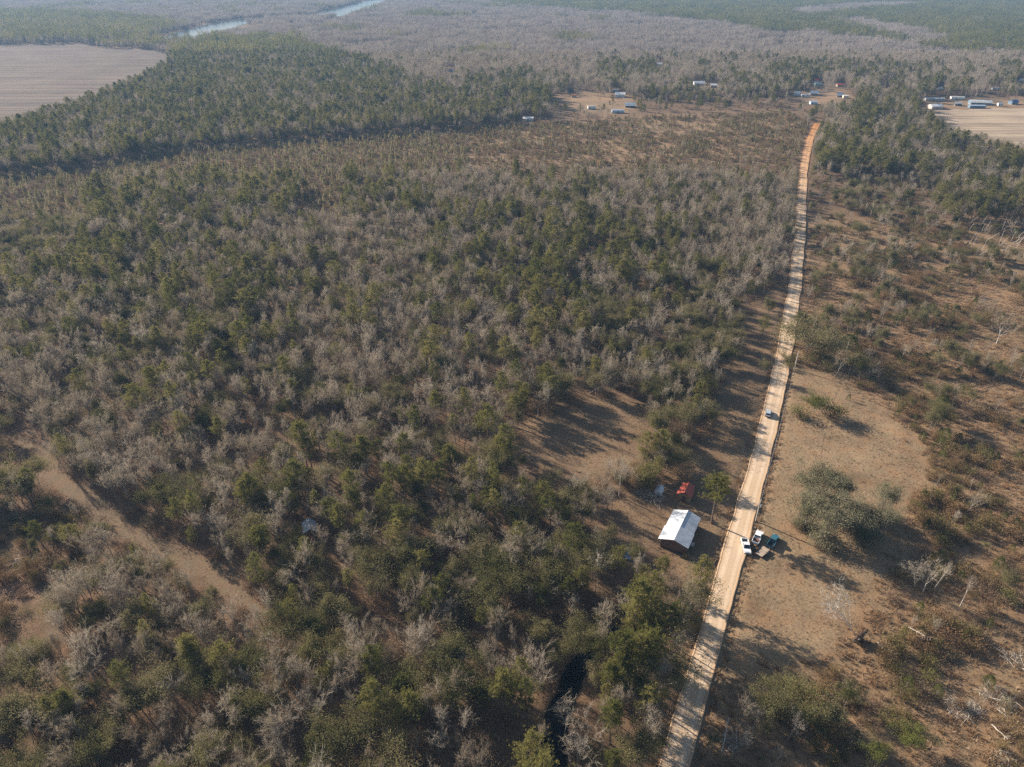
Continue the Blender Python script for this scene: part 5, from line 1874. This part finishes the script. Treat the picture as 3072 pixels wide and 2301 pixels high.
# big evergreen clump right of the pickups
for i, (a, b2, h, wf, lb) in enumerate((
        (2410, 1590, 7.5, 1.0, "grey green broadleaf tree at the road end of the field clump"), (2455, 1630, 8.2, 1.0, "largest grey green tree of the clump beside the parked pickups"),
        (2500, 1615, 7.0, 1.0, "olive tree in the middle of the clump beside the parked pickups"), (2530, 1570, 6.5, 0.9, "olive tree at the back of the clump in the mown field"),
        (2440, 1560, 7.0, 1.0, "pale green tree at the back of the clump facing the road"), (2570, 1640, 4.5, 1.0, "low dark evergreen in the clump's shadowed gap"),
        (2640, 1545, 7.0, 0.85, "rounded olive tree standing apart at the clump's far end"), (2650, 1610, 6.0, 0.75, "narrow yellow green evergreen below the rounded olive tree"),
        (2480, 1570, 6.8, 1.1, "broad grey green tree inside the clump"),
        (2425, 1500, 7.4, 1.1, "tall pale tree forming the clump's crest"), (2475, 1495, 7.0, 1.1, "pale olive tree on the crest of the clump"),
        (2520, 1520, 6.4, 1.1, "rounded tree behind the clump's middle"), (2590, 1600, 5.6, 1.1, "leafy olive tree closing the clump's gap"),
        (2545, 1625, 6.0, 1.1, "dark leafy tree at the clump's foot"), (2615, 1640, 4.4, 1.2, "low olive tree trailing off the clump's foot"))):
    solo('evergreen_tree', a, b2, h * 1.42, wf * 1.08, lb, i % 6, (0, 0, i * 1.3), crownmat=M['greyoak'])
# low growth that fills the clump down to the ground
rc = random.Random(8)
for i in range(22):
    t = i / 21
    if 0.42 < t < 0.68:
        continue
    a, b2 = 2400 + 230 * t + rc.uniform(-25, 25), 1560 + 85 * math.sin(t * 3.0) + rc.uniform(-15, 15)
    solo('bush', a, b2, rc.uniform(2.2, 4.2), rc.uniform(0.9, 1.3), "low grey green bush at the foot of the clump beside the pickups", None, (0, 0, rc.uniform(0, 6)), "bushes at the foot of the field clump", crownmat=M['greyoak'])
for i in range(12):
    a, b2 = rc.uniform(2345, 2500), rc.uniform(1060, 1110)
    solo('bush', a, b2, rc.uniform(1.8, 3.2), 1.2, "low dark bush under the huge live oak", None, (0, 0, rc.uniform(0, 6)), "bushes under the live oak", crownmat=M['ever'])
# oaks at the top of the mown field
solo('evergreen_tree', 2418, 1065, 12, 1.9, "huge dark live oak leaning over the sandy road", 3, (0, 0, 1.0))
solo('evergreen_tree', 2465, 1085, 9.5, 1.6, "dark oak beside the huge live oak", 1, (0, 0, 2.0))
solo('evergreen_tree', 2395, 1000, 8.5, 1.4, "grey oak above the huge live oak by the road", 5)
solo('cedar_tree', 2540, 1050, 7.0, 1.9, "dark rounded cedar standing next to the huge live oak", 3)
solo('bare_tree', 2510, 1125, 9.5, 1.2, "pale forked bare tree at the top corner of the mown field", 2, (0, 0.1, 0.5), trunkmat=M['palebark'])
solo('evergreen_tree', 2545, 1125, 8.5, 1.0, "olive tree behind the pale forked bare tree", 0)
solo('evergreen_tree', 2575, 1130, 7.0, 1.0, "brownish olive tree beside the pale forked bare tree", 2)
solo('bush', 2480, 1110, 3.6, 1.0, "round grey green bush at the top corner of the mown field", 4, crownmat=M['ever'])
solo('evergreen_tree', 2300, 960, 9.5, 0.8, "olive evergreen by the left verge of the sandy road", 2)
solo('pine_tree', 2285, 1010, 10.0, 1.1, "bushy pine on the grass verge facing the huge live oak", 6)
solo('evergreen_tree', 2290, 1130, 7.0, 0.75, "solitary grey green tree on the grass verge", 4)
# bare crowns in the scrub
solo('bare_tree', 2990, 1030, 13.0, 1.5, "very wide bare tree with pale crown in the scrub", 5, trunkmat=M['palebark'])
solo('bare_tree', 2940, 960, 10.0, 1.4, "wide bare tree behind the widest pale crown in the scrub", 2)
solo('bare_tree', 2770, 1775, 10.0, 1.1, "multi stemmed dead white tree at the field edge", 2, (0.0, -0.12, 0.3), crownmat=M['twig'], trunkmat=M['palebark'])
solo('bare_tree', 2745, 1760, 9.0, 1.0, "dead white tree leaning out from the field edge", 0, (0.05, -0.35, 0.0), trunkmat=M['palebark'])
solo('bare_tree', 2800, 1768, 9.0, 0.8, "slim dead white tree behind the leaning one", 3, (0.0, 0.22, 0.0), trunkmat=M['palebark'])
solo('bare_tree', 2880, 1818, 8.5, 0.9, "lone dead white tree with a curved trunk in the scrub", 6, (0.05, 0.25, 1.0), trunkmat=M['palebark'])
solo('evergreen_tree', 2390, 2150, 7.0, 1.5, "broad grey green evergreen at the foot of the mown field", 3)
solo('evergreen_tree', 2330, 2080, 4.6, 1.4, "smaller grey green evergreen towards the road at the field foot", 1)
solo('evergreen_tree', 2480, 2180, 5.6, 1.6, "dark shaded evergreen beside the broad one at the field foot", 5)
solo('evergreen_tree', 2720, 2230, 4.6, 1.9, "bright green evergreen in the brown scrub at the bottom", 0, crownmat=M['cedar'])
solo('evergreen_tree', 2620, 2270, 4.0, 1.6, "smaller bright green evergreen in the brown scrub", 4, crownmat=M['cedar'])
solo('bare_tree', 2220, 2180, 9.0, 0.9, "bare twisted tree beside the road at the field foot", 4)
solo('bare_tree', 2255, 2195, 7.5, 0.8, "thin bare tree next to the bare twisted one", 1)
# trees crowding the left edge of the road below the house: their shadows stripe the road and the field
for i, (kd, a, b2, h, wf, lb) in enumerate((
        ('pine_tree', 2092, 1800, 14, 1.0, "pine at the road edge just below the house yard"), ('evergreen_tree', 2070, 1850, 10, 1.0, "olive tree at the road edge below the yard pine"),
        ('bare_tree', 2062, 1905, 13, 0.9, "bare tree at the road edge below the yard pine"), ('bare_tree', 2030, 1960, 13, 1.0, "pale bare tree at the road edge opposite the field foot"),
        ('pine_tree', 1960, 1945, 15, 1.1, "pine between the black creek and the road"), ('pine_tree', 1980, 1750, 9, 1.2, "rounded pine below the corner of the house"),
        ('bare_tree', 2005, 2015, 13, 1.0, "leaning bare tree at the road edge above the creek mouth"), ('evergreen_tree', 1985, 2075, 11, 1.0, "olive tree at the road edge near the creek"),
        ('bare_tree', 1968, 2120, 13, 0.9, "tall bare tree at the road edge near the creek"), ('pine_tree', 1930, 2190, 13, 1.0, "pine at the road edge near the creek"),
        ('bare_tree', 1950, 2240, 12, 0.9, "slim bare tree at the road bottom"), ('pine_tree', 1905, 2060, 16, 1.2, "broad pine on the creek's road side"), ('pine_tree', 1850, 2110, 15, 1.15, "bright pine overhanging the creek water"),
        ('pine_tree', 1830, 2230, 13, 1.1, "round crowned pine by the lower creek bank"), ('pine_tree', 1945, 1850, 14, 1.1, "bright pine between the house and the creek head"))):
    solo(kd, a, b2, h, wf, lb, None if kd == 'bare_tree' else i % 6, (0.0, 0.06 if kd == 'bare_tree' else 0.0, i * 0.9))
# tangle of brush and small trees beside the tiny white hut
rt = random.Random(5)
for i in range(26):
    a, b2 = rt.uniform(1800, 1955), rt.uniform(1405, 1470)
    kd = rt.choice(['bare_tree', 'bare_tree', 'bush', 'evergreen_tree'])
    h = {'bare_tree': rt.uniform(3.5, 7), 'bush': rt.uniform(1.8, 3), 'evergreen_tree': rt.uniform(3, 5.5)}[kd]
    lb = {'bare_tree': "low bare tree in the tangle beside the tiny white hut", 'bush': "bush in the tangle beside the tiny white hut", 'evergreen_tree': "small olive tree in the tangle beside the tiny white hut"}[kd]
    solo(kd, a, b2, h, rt.uniform(0.9, 1.4), lb, None, (0, 0, rt.uniform(0, 6)), lb.split(' beside')[0])
for i, (kd, a, b2, h, wf, lb) in enumerate((('bare_tree', 975, 1665, 10, 0.9, "bare tree leaning over the collapsed cabin's wreckage"), ('evergreen_tree', 950, 1722, 6.5, 1.0, "olive tree growing right in front of the collapsed cabin"),
                                           ('bush', 880, 1650, 2.6, 1.0, "bush crowding the collapsed cabin's blank wall"), ('pine_tree', 1000, 1600, 13, 1.0, "pine standing over the collapsed cabin's blue roof slope"),
                                           ('evergreen_tree', 1900, 1700, 7.5, 0.8, "olive tree hanging over the crumpled blue tarpaulin"),
                                           ('bush', 1480 / 0.7201, 1205 / 0.7201, 1.5, 0.7, "small pale bush inside the white roofed house's shadow"))):
    solo(kd, a, b2, h, wf, lb, i % 6)
# along the track
solo('pine_tree', 100, 1520, 11.0, 1.2, "sparse blue green pine on the cleared soil above the track bend", 3)
solo('pine_tree', 130, 1640, 9.0, 1.25, "yellow green pine with thin trunk in the cleared soil", 1)
solo('pine_tree', 230, 1655, 9.0, 1.35, "full dark green pine throwing a round shadow on the track", 2)
solo('pine_tree', 420, 1700, 8.0, 0.9, "slim pine standing right beside the dirt track", 6)
solo('pine_tree', 560, 1790, 7.0, 1.1, "short bright green pine by the lower end of the track", 4)
solo('evergreen_tree', 300, 1470, 9.5, 0.75, "egg shaped olive tree above the dirt track", 2)

# uprooted tree at the field foot
ux, uy = ground_p(2440 + 660 / 5.18, 1760 + 790 / 5.18)
up_ = empty("uprooted_tree", (ux, uy, 0.3), 0, "uprooted dead white tree with its dark root plate in the scrub", "fallen tree")
tm, cm = KIND['bare_tree']['parts'][5]
for nm, me_ in (('trunk', tm), ('crown', cm)):
    o = link(nm, me_, up_)
    o.rotation_euler = (-0.45, -0.60, 0.0)
    o.scale = (0.95, 0.95, 1.0)
    o.material_slots[0].link = 'OBJECT'
    o.material_slots[0].material = M['palebark']


def root_plate(mb):
    r = np.random.default_rng(77)
    n_ = 22
    a = np.linspace(0, 6.283, n_, endpoint=False)
    rad_ = 1.7 + r.normal(0, 0.3, n_)
    front = np.stack([np.cos(a) * rad_, np.zeros(n_), np.sin(a) * rad_], 1)
    mid = front * 0.55 + np.array([0, -0.5, 0]) + r.normal(0, 0.12, (n_, 3))
    backr = front * 0.9 + np.array([0, 0.35, 0])
    v = np.vstack([front, mid, backr, [(0, -0.6, 0)], [(0, 0.5, 0)]])
    f = []
    for k in range(n_):
        k2 = (k + 1) % n_
        f += [(k, k2, n_ + k2), (k, n_ + k2, n_ + k), (n_ + k, n_ + k2, 3 * n_), (k2, k, 2 * n_ + k), (k2, 2 * n_ + k, 2 * n_ + k2), (2 * n_ + k2, 2 * n_ + k, 3 * n_ + 1)]
    mb.add(v, f)


rp = piece('root_plate', up_, root_plate, M['rootsoil'])
rp.rotation_euler = (0.35, 0, 0.55)
rp.location = (0.35, -0.5, 0.75)


def roots(mb):
    r = np.random.default_rng(78)
    for k in range(16):
        a = r.uniform(0, 6.283)
        p0 = np.array([math.cos(a) * 0.8, -0.35, math.sin(a) * 0.8])
        p1 = np.array([math.cos(a) * 1.6, -0.5 + r.normal(0, 0.2), math.sin(a) * 1.6])
        p2_ = p1 + np.array([math.cos(a) * 0.6, r.normal(0, 0.4), math.sin(a) * 0.6])
        mb.tube([p0, p1, p2_], [0.11, 0.07, 0.02], 4)


piece('root', rp, roots, M['bark'])

# second root plate, fallen logs and brush piles in the scrub
ux, uy = ground_p(2440 + 1740 / 5.18, 1760 + 850 / 5.18)
s2_ = empty("tree_stump", (ux, uy, 0.2), math.radians(-30), "upturned stump with splintered white roots in the brown scrub", "stump")
q = piece('root_plate', s2_, root_plate, M['rootsoil'])
q.rotation_euler = (0.5, 0, 0.3)
q.location = (0, 0, 0.6)
piece('root', q, roots, M['palebark'])


def log(name, pu, pv, ang, L, r0, label, tilt=0.06, mat='palebark'):
    x, y = ground_p(pu, pv)
    e = empty(name, (x, y, 0.12), ang, label, "log", "fallen logs in the scrub")
    r = np.random.default_rng(int(pu * 7 + pv))
    pts = np.array([(t * L, r.normal(0, 0.06) * L * 0.3, r0 + tilt * t * L) for t in np.linspace(0, 1, 6)])
    piece('trunk', e, lambda mb: mb.tube(pts, np.linspace(r0, r0 * 0.4, 6), 8, cap=True), M[mat])

    def br(mb):
        for k in range(7):
            t = r.uniform(0.35, 1)
            p0 = pts[int(t * 5)]
            d_ = unit(np.array([0.8, r.normal(0, 0.8), abs(r.normal(0, 0.5))]))
            mb.tube([p0, p0 + d_ * L * 0.15, p0 + d_ * L * 0.3 + np.array([0, 0, 0.1])], [r0 * 0.35, r0 * 0.22, 0.02], 4)
    piece('branch', e, br, M[mat])


log("fallen_log", 2440 + 1480 / 5.18, 1760 + 640 / 5.18, -1.0, 4.5, 0.16, "forked pale log leaning on the scrub beside the upturned stump", 0.2)
log("fallen_log", 2440 + 1000 / 5.18, 1760 + 870 / 5.18, -1.4, 2.6, 0.1, "short pale branch lying in the uprooted tree's shadow")
log("fallen_log", 2440 + 1130 / 5.18, 1760 + 960 / 5.18, -0.9, 2.4, 0.09, "thin pale branch lying just past the uprooted tree's shadow")
log("fallen_log", 2750 + 920 / 4.13, 1900 + 1140 / 4.13, -1.2, 3.6, 0.14, "split pale log standing out of the brown grass")
log("fallen_log", 2750 + 900 / 4.13, 1900 + 1540 / 4.13, -1.25, 3.0, 0.17, "clean white log end at the bottom of the scrub")
log("fallen_log", 1968, 1478, -1.1, 4.2, 0.16, "bleached log propped beside the dark pile near the tiny white hut", 0.3)
log("fallen_log", 2165, 2260, 1.2, 4.5, 0.12, "dead white pole leaning beside the road bottom", 1.1)


def brush_pile(pu, pv, R, Hh, n_, label, seed):
    x, y = ground_p(pu, pv)
    e = empty("brush_pile", (x, y, -0.1), 0, label, "brush pile", "brush piles in the scrub")
    r = np.random.default_rng(seed)

    def limbs(mb):
        for k in range(n_):
            a, o = r.uniform(0, 6.283), math.sqrt(r.random()) * R
            p0 = np.array([math.cos(a) * o, math.sin(a) * o, r.uniform(0, Hh) * (1 - 0.6 * o / R)])
            a2 = r.uniform(0, 6.283)
            L = r.uniform(0.8, 2.6)
            d_ = np.array([math.cos(a2), math.sin(a2), r.normal(0, 0.25)])
            mb.tube([p0, p0 + d_ * L * 0.5 + np.array([0, 0, 0.08]), p0 + d_ * L], [0.05, 0.035, 0.012], 3)
    piece('branches', e, limbs, M['palebark'])

    def fine(mb):
        k = n_ * 6
        a, o = r.uniform(0, 6.283, k), np.sqrt(r.random(k)) * R
        b0 = np.stack([np.cos(a) * o, np.sin(a) * o, r.uniform(0, 1, k) * Hh * (1 - 0.6 * o / R)], 1)
        mb.blades(b0, unit(r.normal(0, 1, (k, 3)) * np.array([1, 1, 0.35])), r.uniform(0.5, 1.4, k), 0.05)
    piece('twigs', e, fine, M['twig'])


brush_pile(2750 + 520 / 4.13, 1900 + 940 / 4.13, 2.6, 1.2, 60, "heap of bleached branches open at one side in the scrub", 1)
brush_pile(2750 + 700 / 4.13, 1900 + 930 / 4.13, 2.0, 0.9, 50, "narrow pale brush heap beside the open bleached heap", 2)
brush_pile(2750 + 1000 / 4.13, 1900 + 800 / 4.13, 3.6, 0.9, 90, "long pale brush windrow crossing the scrub", 3)
brush_pile(2750 + 1230 / 4.13, 1900 + 330 / 4.13, 2.4, 0.9, 60, "grey brush heap at the scrub's outer edge", 4)
brush_pile(2750 + 1080 / 4.13, 1900 + 1580 / 4.13, 2.4, 1.0, 60, "pale brush heap next to the clean white log end", 5)
brush_pile(2190, 2230, 2.0, 0.8, 40, "pale brush heap by the road bottom", 6)
brush_pile(1965, 1500, 2.4, 1.3, 55, "tangled brush heap beside the tiny white hut", 7)
brush_pile(1935, 1480, 2.6, 1.5, 55, "tangled brush heap at the foot of the dead pale trunk", 8)
brush_pile(70, 1690, 2.4, 1.0, 50, "grey brush heap on the cleared soil", 9)

# leaning dead stems at the edge of the far pine stand
sn = 46
su = rng.uniform(2080, 2230, sn) / PQ * 1.0
sv = rng.uniform(440, 560, sn)
for k in range(sn):
    x, y = ground_q(su[k] * PQ, sv[k])
    h = rng.uniform(6, 11)
    mb, mb2 = MB(), MB()
    r = np.random.default_rng(900 + k)
    mb.tube([(0, 0, 0), (r.normal(0, .1), 0, h * .5), (r.normal(0, .2), 0, h)], [0.13, 0.09, 0.03], 5)
    for j in range(9):
        z = h * r.uniform(0.45, 0.98)
        d_ = unit(np.array([r.normal(), r.normal(), 0.5]))
        mb2.tube([(0, 0, z), tuple(np.array([0, 0, z]) + d_ * r.uniform(0.5, 1.6))], [0.035, 0.01], 3)
    e = empty("dead_tree", (float(x), float(y), -0.15), r.uniform(0, 6.28), "leaning dead pale stem at the edge of the pines above the scrub", "dead tree", "dead stems below the far pine stand")
    e.rotation_euler = (r.normal(0.1, 0.15), r.normal(0.35, 0.25), r.normal(0, 0.2))
    link('trunk', mb.mesh('dead_trunk', M['palebark']), e)
    link('branches', mb2.mesh('dead_branches', M['palebark']), e)

# ------------------------------------------------------------------ haze: one closed box of even pale air round the whole place
mb = MB()
mb.box((0, 500, (137.0 - 4.0) / 2), (33000, 34000, 141.0))
m, nt, out = new_mat("haze_air")
pv_ = N(nt, "ShaderNodeVolumePrincipled")
pv_.inputs["Color"].default_value = (0.28, 0.51, 0.84, 1)
pv_.inputs["Density"].default_value = HAZE
pv_.inputs["Anisotropy"].default_value = 0.1
nt.links.new(pv_.outputs[0], out.inputs["Volume"])
hz = link("haze", mb.mesh("haze", m))
tag(hz, "thin pale blue haze lying over the whole landscape", kind='stuff')
